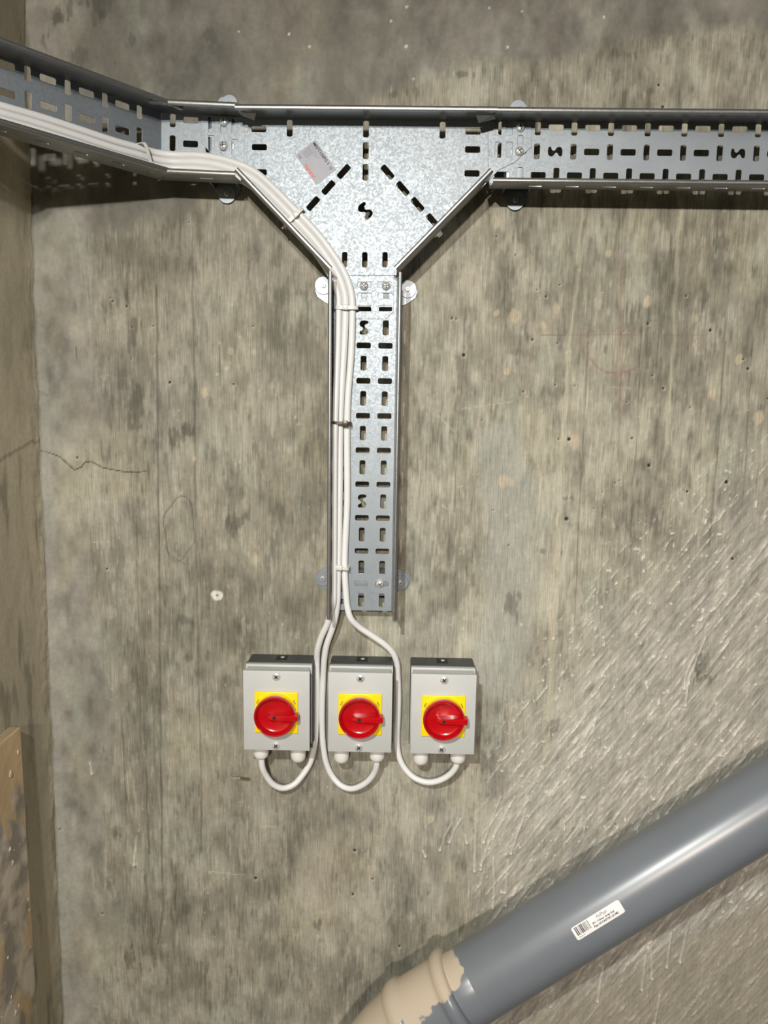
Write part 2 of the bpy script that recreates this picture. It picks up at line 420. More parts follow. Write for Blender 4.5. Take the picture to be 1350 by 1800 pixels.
    ex = [(315+27*math.cos(t)+2*math.sin(5*t), 930+56*math.sin(t)+5*math.cos(3*t)) for t in np.linspace(0, 2*math.pi, 40)]
    m = line(ex, .0014, .38, .001); H -= .0008*m
    line(((290, 960), (300, 978), (325, 992)), .0012, .4)
    for pts in (((812, 719), (902, 706)), ((366, 1532), (430, 1538)), ((720, 510), (725, 560)), ((770, 730), (800, 760)), ((460, 1452), (490, 1454)), ((1072, 681), (1110, 682))):
        line(pts, .0013, .55, .001, (.50, .46, .38))
    # chalk setting-out mark, faded red
    red = (.26, .13, .105)
    line([(1084+52*math.cos(t), 607+50*math.sin(t)) for t in np.linspace(math.radians(20), math.radians(185), 24)], .0026, .42, .002, red)
    line(((1094, 430), (1091, 590), (1088, 740)), .0026, .34, .001, red); line(((953, 589), (1060, 588), (1235, 589)), .0020, .34, .001, red)
    line(((1190, 612), (1225, 595), (1190, 628)), .0016, .35, .001, red); line(((1215, 590), (1240, 632)), .0016, .3, .001, red); line(((1060, 656), (1118, 650)), .0016, .45, .001, red)
    line(((953, 589), (990, 589)), .0016, .5, .0005, (.12, .11, .09))
    # ochre scabs
    for x, y, r in ((873, 392, 12), (907, 556, 9), (958, 573, 9), (980, 545, 9), (1068, 445, 6), (1138, 530, 9), (1255, 692, 12), (1142, 712, 9), (1297, 632, 8), (1332, 735, 12),
                    (888, 654, 7), (871, 551, 4), (1010, 775, 16), (1225, 560, 8), (992, 770, 10), (448, 985, 14), (340, 807, 5), (422, 810, 5), (405, 618, 5), (445, 618, 5), (883, 848, 12), (903, 850, 8), (758, 1440, 7), (360, 690, 8)):
        x0, z0 = pw(x, y); dd = np.hypot((X-x0)*1.25, (Z-z0)*.9)+.010*f3+.006*f2
        m = sst(r/1100, r/1100*.45, dd); mixc(.72*m, (.50, .42, .30)); H += .0004*m
    x0, z0 = pw(381, 1048); m = sst(.009, .006, np.hypot(X-x0, Z-z0)+.007*f3); mixc(m, (.66, .64, .57)); H += .0006*m
    # pin holes
    for x, y, r in ((815, 624, 3), (794, 559, 2), (802, 561, 1.4), (1139, 569, 2.4), (1249, 580, 2.8), (1000, 772, 3.2), (1141, 818, 3), (1111, 770, 1.8), (1277, 847, 3.4), (1315, 648, 2.6), (1307, 631, 2),
                    (996, 912, 3.4), (1288, 982, 2.6), (298, 672, 2.6), (411, 675, 2), (198, 529, 2), (222, 538, 1.8), (231, 575, 1.8), (269, 573, 1.4), (445, 573, 1.4), (382, 1047, 2), (332, 390, 1.5), (936, 597, 2.2),
                    (980, 603, 1.8), (976, 676, 1.6), (1010, 678, 1.4), (920, 688, 1.6), (873, 415, 1.8), (906, 448, 1.6), (1166, 682, 2.2), (1147, 660, 1.8), (1097, 582, 1.4), (1206, 520, 1.8), (960, 521, 1.8), (944, 509, 1.6),
                    (984, 500, 1.5), (1158, 149, 2.4), (1165, 187, 2.4), (1213, 716, 1.6), (1102, 706, 1.4), (1081, 849, 1.6), (1089, 844, 1.4), (1059, 864, 1.5), (1208, 864, 2), (187, 1000, 2), (107, 1456, 2.2), (449, 1544, 3), (180, 1606, 2),
                    (135, 804, 2), (847, 738, 1.4), (982, 772, 1.6), (1044, 893, 1.4), (1123, 915, 1.5), (894, 959, 1.5), (867, 896, 1.3), (620, 1572, 2.5), (623, 1495, 3), (655, 1545, 2), (702, 1664, 2.5), (1350, 700, 2), (1082, 1449, 1.8), (193, 524, 1.4), (230, 630, 1.5), (270, 622, 1.3)):
        x0, z0 = pw(x, y); dd = np.hypot(X-x0, Z-z0); m = sst(r/1150+.0006, r/1150-.0006, dd)
        mixc(m, (.012, .011, .009)); H -= .002*m
        mixc(.35*(sst(r/1000+.0022, r/1000+.0006, np.hypot(X-x0-.0006, Z-z0+.0008))-m), (.52, .50, .42))
    # brown rawl-plug hole
    m = line(((418, 1369), (436, 1371)), .0042, .95, .001, (.10, .06, .025), .5); H -= .002*m
    line(((409, 1367), (420, 1369)), .0028, .8, .001, (.42, .38, .30), .5); line(((409, 1366), (424, 1367)), .0009, .8, .0003, (.05, .04, .03))
    # dribbles of slurry
    for pts in (((867, 1507), (868, 1550), (867, 1596)), ((893, 1512), (890, 1545), (889, 1592)), ((836, 1439), (834, 1531)), ((846, 1477), (845, 1528)), ((811, 1439), (799, 1458), (790, 1480)),
                ((793, 1448), (781, 1470), (773, 1494)), ((818, 1468), (821, 1482)), ((744, 1496), (748, 1505)), ((1135, 1680), (1128, 1740)), ((1180, 1640), (1172, 1700)), ((1143, 1640), (1146, 1720)),
                ((880, 1400), (850, 1480)), ((905, 1400), (868, 1470)), ((925, 1420), (898, 1500)), ((860, 1480), (845, 1520)), ((1210, 1620), (1195, 1690)), ((1060, 1700), (1050, 1760)), ((1160, 1750), (1150, 1800)),
                ((1240, 1120), (1212, 1190), (1204, 1240)), ((1222, 1150), (1206, 1185), (1202, 1210)), ((240, 1470), (236, 1520)), ((158, 1340), (162, 1360)), ((70, 1540), (74, 1600))):
        q = [pw(*p) for p in pts]; d = seg_dist(X+.0015*f3, Z, q); m = sst(.0024, .0008, d)*np.clip(.8+.8*f3, .1, 1)
        mixc(.75*m, (.58, .55, .49)); H += .0022*m
        x0, z0 = q[-1]; m = sst(.0034, .0016, np.hypot(X-x0, Z-z0)); mixc(.8*m, (.62, .60, .54)); H += .0028*m
    # splatter flecks over the trowelled right part
    sp = fbm(X, Z, .0065, .0085, 131, 2); m = rm2*(1-under)*sst(.60, .74, sp+.15*st); mixc(.8*m, (.68, .65, .58)); H += .0022*m
    m = g*(1-rm2)*sst(.74, .84, fbm(X, Z, .007, .009, 141, 2)+.2*f2); mixc(.55*m, (.50, .47, .38)); H += .0005*m
    # spalls
    for x, y, r in ((560, 1642, 14), (448, 965, 10), (440, 975, 9), (452, 990, 12), (430, 1000, 9)):
        x0, z0 = pw(x, y); dd = np.hypot(X-x0, Z-z0); m = sst(r/1150, r/1150*.4, dd)*sst(.05, .5, f3); mixc(.6*m, (.50, .46, .36)); H += .0012*m
    # grime marks high on the left and where the trowelling ends
    for x, y, rx, ry in ((100, 16, 5, 14), (122, 18, 4, 12), (108, 32, 9, 5), (172, 8, 14, 10), (165, 24, 7, 14), (183, 24, 4, 5), (150, 42, 3, 5), (198, 42, 5, 6), (143, 95, 9, 12), (75, 75, 6, 12), (230, 70, 4, 8),
                         (201, 110, 3, 7), (365, 60, 14, 14), (85, 62, 4, 8), (690, 165, 12, 5), (820, 131, 14, 4), (1108, 98, 12, 6), (1118, 165, 16, 8), (314, 768, 12, 12), (325, 757, 6, 8), (327, 1090, 8, 7), (415, 915, 22, 14), (400, 925, 14, 16),
                         (230, 1690, 12, 20), (955, 968, 10, 7), (985, 970, 10, 5), (992, 875, 10, 3), (1232, 1180, 9, 22), (1222, 1195, 6, 14), (972, 1275, 9, 14), (900, 1060, 10, 16), (180, 1320, 4, 8), (232, 560, 10, 30), (240, 730, 12, 30), (560, 1625, 8, 8), (1062, 615, 5, 14)):
        x0, z0 = pw(x, y); dd = np.hypot((X-x0)/(rx/1100), (Z-z0)/(ry/1100))+1.4*f3+.8*f2
        mixc(.50*sst(1.15, .55, dd+1.0*grain2+1.2*f6), (.095, .090, .072))
    for x, y, r in ((714, 82, 2.5), (544, 82, 2.2), (715, 12, 2.2), (687, 37, 1.8), (508, 60, 2), (892, 83, 2), (1062, 30, 1.8), (918, 20, 1.6), (184, 235, 2.2), (860, 14, 1.5), (420, 56, 1.5), (727, 139, 1.8)):
        x0, z0 = pw(x, y); m = sst(r/1100+.0005, r/1100-.0005, np.hypot(X-x0, Z-z0)); mixc(.85*m, (.66, .64, .58)); H += .0008*m
    # ridge of render along the corner
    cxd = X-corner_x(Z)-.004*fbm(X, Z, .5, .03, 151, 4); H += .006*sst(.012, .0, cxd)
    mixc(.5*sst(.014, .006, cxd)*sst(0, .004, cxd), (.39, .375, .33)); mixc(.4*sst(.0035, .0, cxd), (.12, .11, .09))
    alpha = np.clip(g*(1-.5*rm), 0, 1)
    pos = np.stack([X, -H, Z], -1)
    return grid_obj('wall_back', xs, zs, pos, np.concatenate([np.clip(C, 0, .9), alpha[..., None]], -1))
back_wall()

def left_wall():
    ys = np.concatenate([np.arange(-4.2, -.26, .08), np.arange(-.26, .0, .002), [0.004]]); zs = axis(0, 2.7, .34, 2.04, .0025, .05)
    Y, Z = np.meshgrid(ys, zs, indexing='ij'); f1 = fbm(Y, Z, .25, .4, 201, 5); f2 = fbm(Y, Z, .05, .10, 211, 5); f3 = fbm(Y, Z, .015, .03, 221, 3)
    C = np.ones(Y.shape+(3,))*np.array([.58, .52, .39])
    C *= (1+.20*f1+.22*f2+.10*f3)[..., None]
    low = sst(1.42, 1.34, Z+.02*f2)                 # below the day joint the face is rougher and greyer
    joint = sst(.004, .001, np.abs(Z-1.375-.25*(Y+.03)-.012*f2)); C *= (1-.45*joint)[..., None]
    m = (low*.45)[..., None]; C = C*(1-m)+np.array([.52, .46, .35])*m
    dk = (low*.55*sst(.1, .5, fbm(Y, Z, .02, .09, 231, 4)+.4*f2))[..., None]; C = C*(1-dk)+np.array([.18, .16, .12])*dk
    top_tone = (sst(1.72, 1.88, Z)*.55)[..., None]; C = C*(1-top_tone)+np.array([.20, .17, .12])*top_tone  # browner and darker towards the top
    # render feathered into the corner, ragged edge
    wob = .0035*fbm(Y*0, Z, 1, .035, 241, 4)+.0015*f3
    X = corner_x(Z)+wob*sst(-.05, 0, Y)+.0008*f2
    e = (.55*sst(-.010, -.003, Y+.006*fbm(Y, Z, .01, .02, 251, 3)))[..., None]; C = C*(1-e)+np.array([.34, .32, .28])*e
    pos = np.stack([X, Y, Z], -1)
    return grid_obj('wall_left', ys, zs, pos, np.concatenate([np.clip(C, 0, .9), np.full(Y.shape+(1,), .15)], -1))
left_wall()

M_ROOM = mat('plain_concrete', (.18, .17, .15), .85, var=.15, vscale=3)
M_FLOOR = mat('dusty_screed', (.12, .11, .10), .8, var=.2, vscale=2)
MB().box((-.75, -4.3, -.1), (3.1, .05, 0)).build('floor', M_FLOOR)['kind'] = 'structure'
MB().box((-.75, -4.3, 2.7), (3.1, .05, 2.8)).build('ceiling', M_ROOM)['kind'] = 'structure'
MB().box((3.0, -4.3, 0), (3.1, .05, 2.7)).build('wall_right', M_ROOM)['kind'] = 'structure'
MB().box((-.75, -4.3, 0), (3.1, -4.2, 2.7)).build('wall_front', M_ROOM)['kind'] = 'structure'

# ------------------------------------------------------------------ cable trays
YB = -.0355            # back of the tray sheet stands off the wall on its brackets
TH = .0010
def rail(mb, M, side, L0, L1, tip, lip=.006, depth=.050, holes=(), ends=(0, 0)):
    """M: tray frame (x along, y across, z out). side=+1 upper/right edge. base edge at y=0 of M. tip = outward lean"""
    a = math.atan2(tip*side, depth); ca, sa = math.cos(a), math.sin(a); D = math.hypot(depth, tip)
    F = M @ frame((0, 0, 0), (1, 0, 0), (0, sa, ca), (0, ca, -sa))
    sheet([[(L0+ends[0], 0), (L1+ends[1], 0), (L1, D), (L0, D)]]+list(holes), TH, F, 0.0001, mb)
    # rolled lip: swept profile
    pr = []; r = .0016
    yt, zt = sa*D, ca*D
    for k in range(7):
        t = math.pi*k/6; pr.append((yt - side*r+side*r*math.cos(t), zt+r*math.sin(t)))
    pr = [(yt, zt-.0005)]+pr
    inner = [(yt-side*lip, zt+.0014)]
    prof = [(yt+side*.0004, zt-.001), (yt+side*.0006, zt+.0008), (yt-side*.0004, zt+.0022), (yt-side*.0020, zt+.0028), (yt-side*(lip-.001), zt+.0026), (yt-side*lip, zt+.0018), (yt-side*lip, zt-.0016),
            (yt-side*(lip-.0009), zt-.0016), (yt-side*(lip-.0011), zt+.0014), (yt-side*.0022, zt+.0016), (yt-side*.0010, zt+.0008), (yt-side*.0006, zt-.001)]
    n = len(prof); vs = [(L0, y, z) for y, z in prof]+[(L1, y, z) for y, z in prof]
    fs = [[i, (i+1) % n, n+(i+1) % n, n+i] for i in range(n)]+[list(range(n))[::-1], [n+i for i in range(n)]]
    mb.add(vs, fs, M, False)
    return mb

def tray_section(parent, o, U, V, N, L0, L1, y0, y1, rows, pitch, phase, s_at=(), tips=(0, .0055), ends=((0, 0), (0, 0)), lip=.006, sflip=1, srow=1, swap=False, rail_holes=(False, True)):
    """o = point of slot phase 0 on the first row; rows=[(offset, stagger)], y0<y1 = sheet edges relative to the first row"""
    M = frame(o, U, V, N)
    holes = []; n0 = int(math.floor(L0/pitch))-1; n1 = int(math.ceil(L1/pitch))+1
    def ok(x, l): return x-l/2 > L0+.002 and x+l/2 < L1-.002
    for ri, (off, stg) in enumerate(rows):
        for k in range(n0*2, n1*2+1):
            x = k*pitch/2; cross = (k % 2 == 0) != swap
            if stg: cross = not cross; x += stg
            if ri == srow and any(abs(x-q) < .01 for q in s_at):
                if ok(x, .02):
                    along = True
                    holes.append(s_slot(x, off, flip=sflip))
                continue
            if cross:
                yy = off; l = .020
                hi, lo_ = yy+l/2, yy-l/2
                if hi > y1-.0008: hi = y1-.0008
                if lo_ < y0+.0008: lo_ = y0+.0008
                if ok(x, .0078): holes.append(slot(x, (hi+lo_)/2, .0078, hi-lo_))
            elif ok(x, .021): holes.append(slot(x, off, .0205, .0082))
    out = [(L0, y0), (L1, y0), (L1, y1), (L0, y1)]
    b = sheet([out]+holes, TH, M, .00025)
    b.build('base_panel', M_GALV, parent)
    for side, yy, tp, en in ((1, y1, tips[1], ends[1]), (-1, y0, tips[0], ends[0])):
        hs = [slot(k*pitch-.004, .026, .020, .0075) for k in range(n0, n1+1) if ok(k*pitch-.004, .024)]
        Mr = M @ Matrix.Translation((0, yy, 0))
        if not rail_holes[0 if side == 1 else 1]: hs = []
        rail(MB_ := MB(), Mr, side, L0, L1, tp*side, lip, holes=hs, ends=en)
        MB_.build('side_rail', M_HEM, parent)

Z1, A_ = 1.8174, .0311             # first slot row and row spacing of the horizontal run
# right run
t = empty('cable_tray', (.16, YB, 1.78), 'galvanised perforated cable tray running right from the tee junction', 'cable tray')
Xa = .1859; O = Vector((Xa, YB, Z1))-t.location
tray_section(t, O, Vector((1, 0, 0)), Vector((0, 0, 1)), Vector((0, -1, 0)), .1215-Xa, .85-Xa, -.0800, .0078,
             [(0, 0), (-A_, 0), (-2*A_, .0030)], .05, 0, s_at=(.025, .275, .525), tips=(-.0055, 0), sflip=1)
# vertical run
t = empty('cable_tray', (-.044, YB, 1.35), 'galvanised perforated cable tray hanging down from the tee towards the three switches', 'cable tray')
O = Vector((-.0186, YB, 1.45+.0965))-t.location
tray_section(t, O, Vector((0, 0, -1)), Vector((1, 0, 0)), Vector((0, -1, 0)), 1.5465-1.6155, 1.5465-1.130, -.0765, .0150,
             [(0, 0), (-A_, 0), (-2*A_, .003)], .05, 0, s_at=(0, .25), tips=(-.001, .0065), lip=.0045, sflip=1, srow=1, swap=True, rail_holes=(True, True))
VT = t
# left run: short piece on the wall, then bent out of the wall towards the room
TL, BE, SB = .0339, .8732, .016
UL = Vector((-math.cos(TL), 0, math.sin(TL))); VL = Vector((math.sin(TL), 0, math.cos(TL))); NL = Vector((0, -1, 0))
OL = Vector((-.3166, YB, 1.8233))
t = empty('cable_tray', (-.333, YB, 1.78), 'galvanised perforated cable tray on the left, bent outwards across the room corner, carrying the cables', 'cable tray')
LT = t
U2 = UL*math.cos(BE)+NL*math.sin(BE); N2 = NL*math.cos(BE)-UL*math.sin(BE)
U2.normalize(); N2.normalize(); OB = OL+UL*SB
O2 = OB-U2*SB                      # slot phase continues round the bend
RW = [(0, 0), (-A_, 0), (-2*A_, .003)]
tray_section(t, OL-t.location, UL, VL, NL, -.0985, SB, -.0800, .0078, RW, .05, 0, s_at=(), tips=(-.004, 0), ends=((0, 0), (0, 0)))
tray_section(t, O2-t.location, U2, VL, N2, SB+.0004, .290, -.0800, .0078, RW, .05, 0, s_at=(.025,), tips=(-.003, 0), sflip=-1)
B3 = O2+U2*.290; U3 = Vector((0, -math.cos(TL), math.sin(TL)*.3)).normalized(); N3 = Vector((1, 0, 0)); V3 = N3.cross(U3); V3 = V3 if V3.z > 0 else -V3
tray_section(t, B3-t.location-U3*.290, U3, V3, N3, .2904, .63, -.0800, .0078, RW, .05, 0, tips=(-.003, 0))

# tee junction
tee = empty('cable_tray_tee', (-.044, YB, 1.78), 'galvanised flat tee junction with diagonal slots joining the three cable trays', 'tray junction')
TF = -.0012+YB                     # its sheet lies over the trays
def b2(px, py):
    p = W(px, py, TF); return (p.x, p.z)
def bs(px, py, L, w, ang): x, z = b2(px, py); return slot(x, z, L, w, ang)
V9 = math.pi/2
body = [b2(429, 205), b2(858, 208), b2(858, 319), (-.0046, b2(697, 484)[1]), (-.0945, b2(580, 484)[1]), b2(427, 318)]
ztop = 1.8252; body[0] = (body[0][0], ztop); body[1] = (body[1][0], ztop)
holes = [bs(509.2, 225.5, .0215, .0078, V9), bs(643.5, 227, .0215, .0078, V9), bs(643, 265, .0215, .0078, V9), bs(642.5, 303, .0215, .0078, V9), bs(778, 229, .0215, .0078, V9),
         bs(455, 227, .0205, .0078, 0), bs(456, 259, .0205, .0078, 0), bs(456, 303, .0205, .0078, 0), bs(831.5, 231, .0205, .0082, 0), bs(830.7, 263, .0205, .0082, 0), bs(829.6, 305, .0205, .0082, 0),
         bs(605.9, 456.5, .0205, .0072, V9), bs(641.3, 456.8, .0205, .0072, V9), bs(676.8, 456.8, .0205, .0072, V9)]
for p in ((604.3, 301.8), (577.4, 329.9), (550.4, 358)): holes.append(bs(*p, .0215, .0082, math.radians(47)))
for p in ((681.3, 302.7), (708, 331.5), (734, 359.5), (760.5, 388)): holes.append(bs(*p, .0215, .0082, math.radians(-47)))
x, z = b2(642.1, 370.7); holes.append(s_slot(x, z, ang=math.radians(-50), k=1.12))
mb = sheet([body]+holes, TH, frame((0, TF, 0), (1, 0, 0), (0, 0, 1), (0, -1, 0)), .00025)
def rel(o, parent):
    o.location = -Vector(parent.location); o.parent = parent; return o
rel(mb.build('base_panel', M_GALV), tee)
TC = -.0014+YB
def coupler(outline, hs):
    m = sheet([outline]+hs, TH, frame((0, TC, 0), (1, 0, 0), (0, 0, 1), (0, -1, 0)), .0003); return rel(m.build('coupler_plate', M_GALV), tee)
def cs(px, py, L, w, ang): p = W(px, py, TC); return slot(p.x, p.z, L, w, ang, r=.0018)
def c2(px, py): p = W(px, py, TC); return (p.x, p.z)
coupler([c2(429.5, 206), c2(429.5, 318), c2(395, 312), c2(371, 270), c2(354, 251), c2(353.5, 210), c2(361, 202)],
        [cs(a, b, .0205, .0085, V9) for a, b in ((372, 219), (413, 220), (372, 252), (413, 259))]+[cs(392.5, 226, .012, .007, V9), cs(392.5, 263, .012, .007, V9)])
coupler([c2(858, 208), c2(934, 210), c2(934, 258), c2(904, 286), c2(878, 298), c2(864, 312), c2(858, 319)],
        [cs(a, b, .0205, .0085, V9) for a, b in ((876, 224.5), (895.5, 224.5), (875.5, 263.5), (895, 263.5))]+[cs(914.5, 248, .014, .0075, V9)])
coupler([c2(584, 484.5), c2(692.5, 484.5), c2(691.6, 547.6), c2(678.5, 560.6), c2(590, 560.6)],
        [cs(a, b, .0200, .0078, 0) for a, b in ((641, 500.5), (676.6, 500.5), (641, 520), (676.6, 520), (641, 542), (676.6, 542), (606, 520), (606, 542))])
def line_rail(p0, p1, tipoff=0, name='side_rail', ext=(0, 0), hs=()):
    """rail along the sheet edge p0->p1 (x,z), outward on the left-hand side of the direction"""
    a = Vector((p0[0], TF, p0[1])); b = Vector((p1[0], TF, p1[1])); U = (b-a).normalized(); N = Vector((0, -1, 0)); V = N.cross(U)
    L = (b-a).length; m = MB(); rail(m, frame(a, U, V, N), 1, -ext[0], L+ext[1], tipoff, .006, .050, holes=hs)
    return rel(m.build(name, M_HEM), tee)
line_rail(body[0], body[1], .0, ext=(.002, .006))
line_rail(body[2], body[3], .001, hs=[slot(.010, .012, .012, .008)])
line_rail(body[4], body[5], .001)
# folded corner tabs under the top rail
for q in (((424, 195), (450, 199), (447, 211), (428, 204)), ((837, 203), (869, 200), (871, 209), (841, 216))):
    m = MB(); pts = [W(px, py, YB-.042) for px, py in q]; pts[2] = W(*q[2], YB-.034); pts[3] = W(*q[3], YB-.036)
    nrm = (pts[1]-pts[0]).cross(pts[3]-pts[0]).normalized()*.0006
    m.add([p+nrm for p in pts]+[p-nrm for p in pts], [[0, 1, 2, 3], [7, 6, 5, 4], [0, 4, 5, 1], [1, 5, 6, 2], [2, 6, 7, 3], [3, 7, 4, 0]])
    rel(m.build('corner_tab', M_HEM), tee)
# pan-head bolts holding the couplers
def bolt(px, py, y, parent, r=.0062, ang=0.0, matl=None, name='bolt'):
    p = W(px, py, y)
    m = MB(); M = at(p.x, p.z, y)
    m.lathe([(r*.35, -.006), (r*.35, 0), (r, 0), (r, r*.22), (r*.93, r*.42), (r*.7, r*.62), (r*.35, r*.72), (.0001, r*.74)], 28, M)
    o = rel(m.build(name, matl or M_BOLT), parent)
    c = MB()
    for k in (0, 1):
        c.box((-r*.62, -r*.10, r*.35), (r*.62, r*.10, r*.755), r*.03, M @ Matrix.Rotation(ang+k*V9, 4, 'Z'))
    c = c.build('cross_recess', M_DARK); c.parent = o
    return o
for px, py, a in ((394, 214.4, .2), (392.7, 256.5, .1), (914.5, 224, .3), (912.6, 266, .7), (639.6, 502.7, .75), (678.7, 502.7, .15)):
    bolt(px, py, TC-.0006, tee, ang=a)
bolt(667.5, 1026, YB-.001, VT, r=.0060, ang=.5)

# label on the tee
def text(s, size, M, matl, parent, name='lettering', align='LEFT', sx=1.0, bold=0.0):
    cu = bpy.data.curves.new('t', 'FONT'); cu.body = s; cu.size = size; cu.align_x = align; cu.extrude = .00004; cu.offset = bold; cu.resolution_u = 2
    ob = bpy.data.objects.new('t', cu); COL.objects.link(ob); dg = bpy.context.evaluated_depsgraph_get()
    me = bpy.data.meshes.new_from_object(ob.evaluated_get(dg)); bpy.data.objects.remove(ob)
    bm = bmesh.new(); bm.from_mesh(me); m = MB().bm(bm, M @ Matrix.Diagonal((sx, 1, 1, 1)))
    o = m.build(name, matl); o.parent = parent; return o
TS = TF-.0007
c0 = W(519, 272.9, TS); c1 = W(554.4, 246, TS); c2_ = W(591.5, 299, TS)
ux = (c2_-c1).normalized(); uy = (c1-c0).normalized(); LW = (c2_-c1).length; LH = (c1-c0).length
Ml = frame(c0, ux, Vector((0, -1, 0)).cross(ux), Vector((0, -1, 0)))
m = MB(); m.prism([(0, 0), (LW, 0), (LW, LH), (0, LH)], 0, .00015, Ml); lb = rel(m.build('product_label', M_FOIL), tee)
lb['label'] = 'silver foil label with black heading and red wording'
def lt(s, size, x, y, matl, sx=1.0, bold=0.0):
    o = text(s, size, Ml @ Matrix.Translation((x, y, .0002)), matl, lb, sx=sx, bold=bold)
    return o
lt('MRFT100PG 1', .0062, .002, LH-.0062, M_PRINT, .95, .00015)
lt('Medium duty flat tee', .0026, .002, LH-.0100, M_GREYPR); lt('galvanised  100mm', .0026, .002, LH-.0132, M_GREYPR)
lt('legrand', .0068, LW-.031, .0020, M_REDPR, 1.05, .0001); lt('CE', .0052, .002, .0022, M_PRINT)
m = MB()
for k in range(5): m.box((.003+.0*k, .0100+k*.0024, .0002), (.0125, .0110+k*.0024, .00026), 0, Ml)
o = m.build('lettering', M_GREYPR); o.parent = lb
m = MB(); m.lathe([(.0024, .0002), (.0024, .00026)], 20, Ml @ Matrix.Translation((LW-.006, LH-.005, 0))); o = m.build('emblem', M_GREYPR); o.parent = lb

# ------------------------------------------------------------------ wall brackets behind the trays
def bracket(cx, cz, half, vertical, label, discs, wide=.019, plat=None):
    e = empty('tray_bracket', (cx, 0, cz), label, 'bracket', 'zinc plated wall brackets behind the trays')
    M = TOCAM if vertical else TOCAM @ Matrix.Rotation(-V9, 4, 'Z')
    h, w_ = half, wide; pts = [(-w_, -h+.020), (-w_*.86, -h+.014), (-w_*.45, -h+.003), (0, -h), (w_*.45, -h+.003), (w_*.86, -h+.014), (w_, -h+.020),
                               (w_, h-.020), (w_*.86, h-.014), (w_*.45, h-.003), (0, h), (-w_*.45, h-.003), (-w_*.86, h-.014), (-w_, h-.020)]
    m = MB(); m.prism(pts, .0006, .0032, M); 
    hp = plat or half-.028
    m.box((-w_, -hp, .0032), (-w_+.0022, hp, .0345), .0003, M); m.box((w_-.0022, -hp, .0032), (w_, hp, .0345), .0003, M); m.box((-w_, -hp+.003, .0328), (w_, hp-.003, .0345), .0003, M)
    m.build('bracket_plate', M_ZINC, e)
    for (px, py, r) in discs:
        p = W(px, py, -.006)
        d = MB(); D = Matrix.Translation((p.x-cx, 0, p.z-cz)) @ TOCAM
        d.lathe([(r, .0034), (r, .0048), (r*.97, .0052), (.0001, .0052)], 36, D); wd = d.build('washer', M_ZINC, e)
        s = MB(); s.lathe([(.0036, .0052), (.0036, .0066), (.0030, .0078), (.0001, .0080)], 18, D)
        sc = s.build('screw_head', M_BOLT, e)
        c = MB()
        for k in (0, 1): c.box((-.0022, -.0004, .0070), (.0022, .0004, .0082), 0, D @ Matrix.Rotation(k*V9+.6, 4, 'Z'))
        c.build('cross_recess', M_DARK, sc)
    return e
bracket(-.2495, 1.7935, .0725, True, 'zinc bracket under the left tray, beside the tee, washers above and below', ((403, 181, .0115), (398.5, 341, .0128)), plat=.052)
bracket(.1625, 1.7910, .0725, True, 'zinc bracket under the right tray, beside the tee, large washer below the rail', ((911, 190, .0115), (906, 352, .0135)), plat=.052)
bracket(-.0482, 1.6010, .0745, False, 'zinc bracket across the vertical tray just under the tee', ((568.5, 501.6, .0128), (716.8, 508, .0126)), plat=.046)
bracket(-.0498, 1.1700, .0740, False, 'zinc bracket across the lower end of the vertical tray', ((566.9, 1017, .0125), (703.8, 1024.5, .0125)), plat=.046)

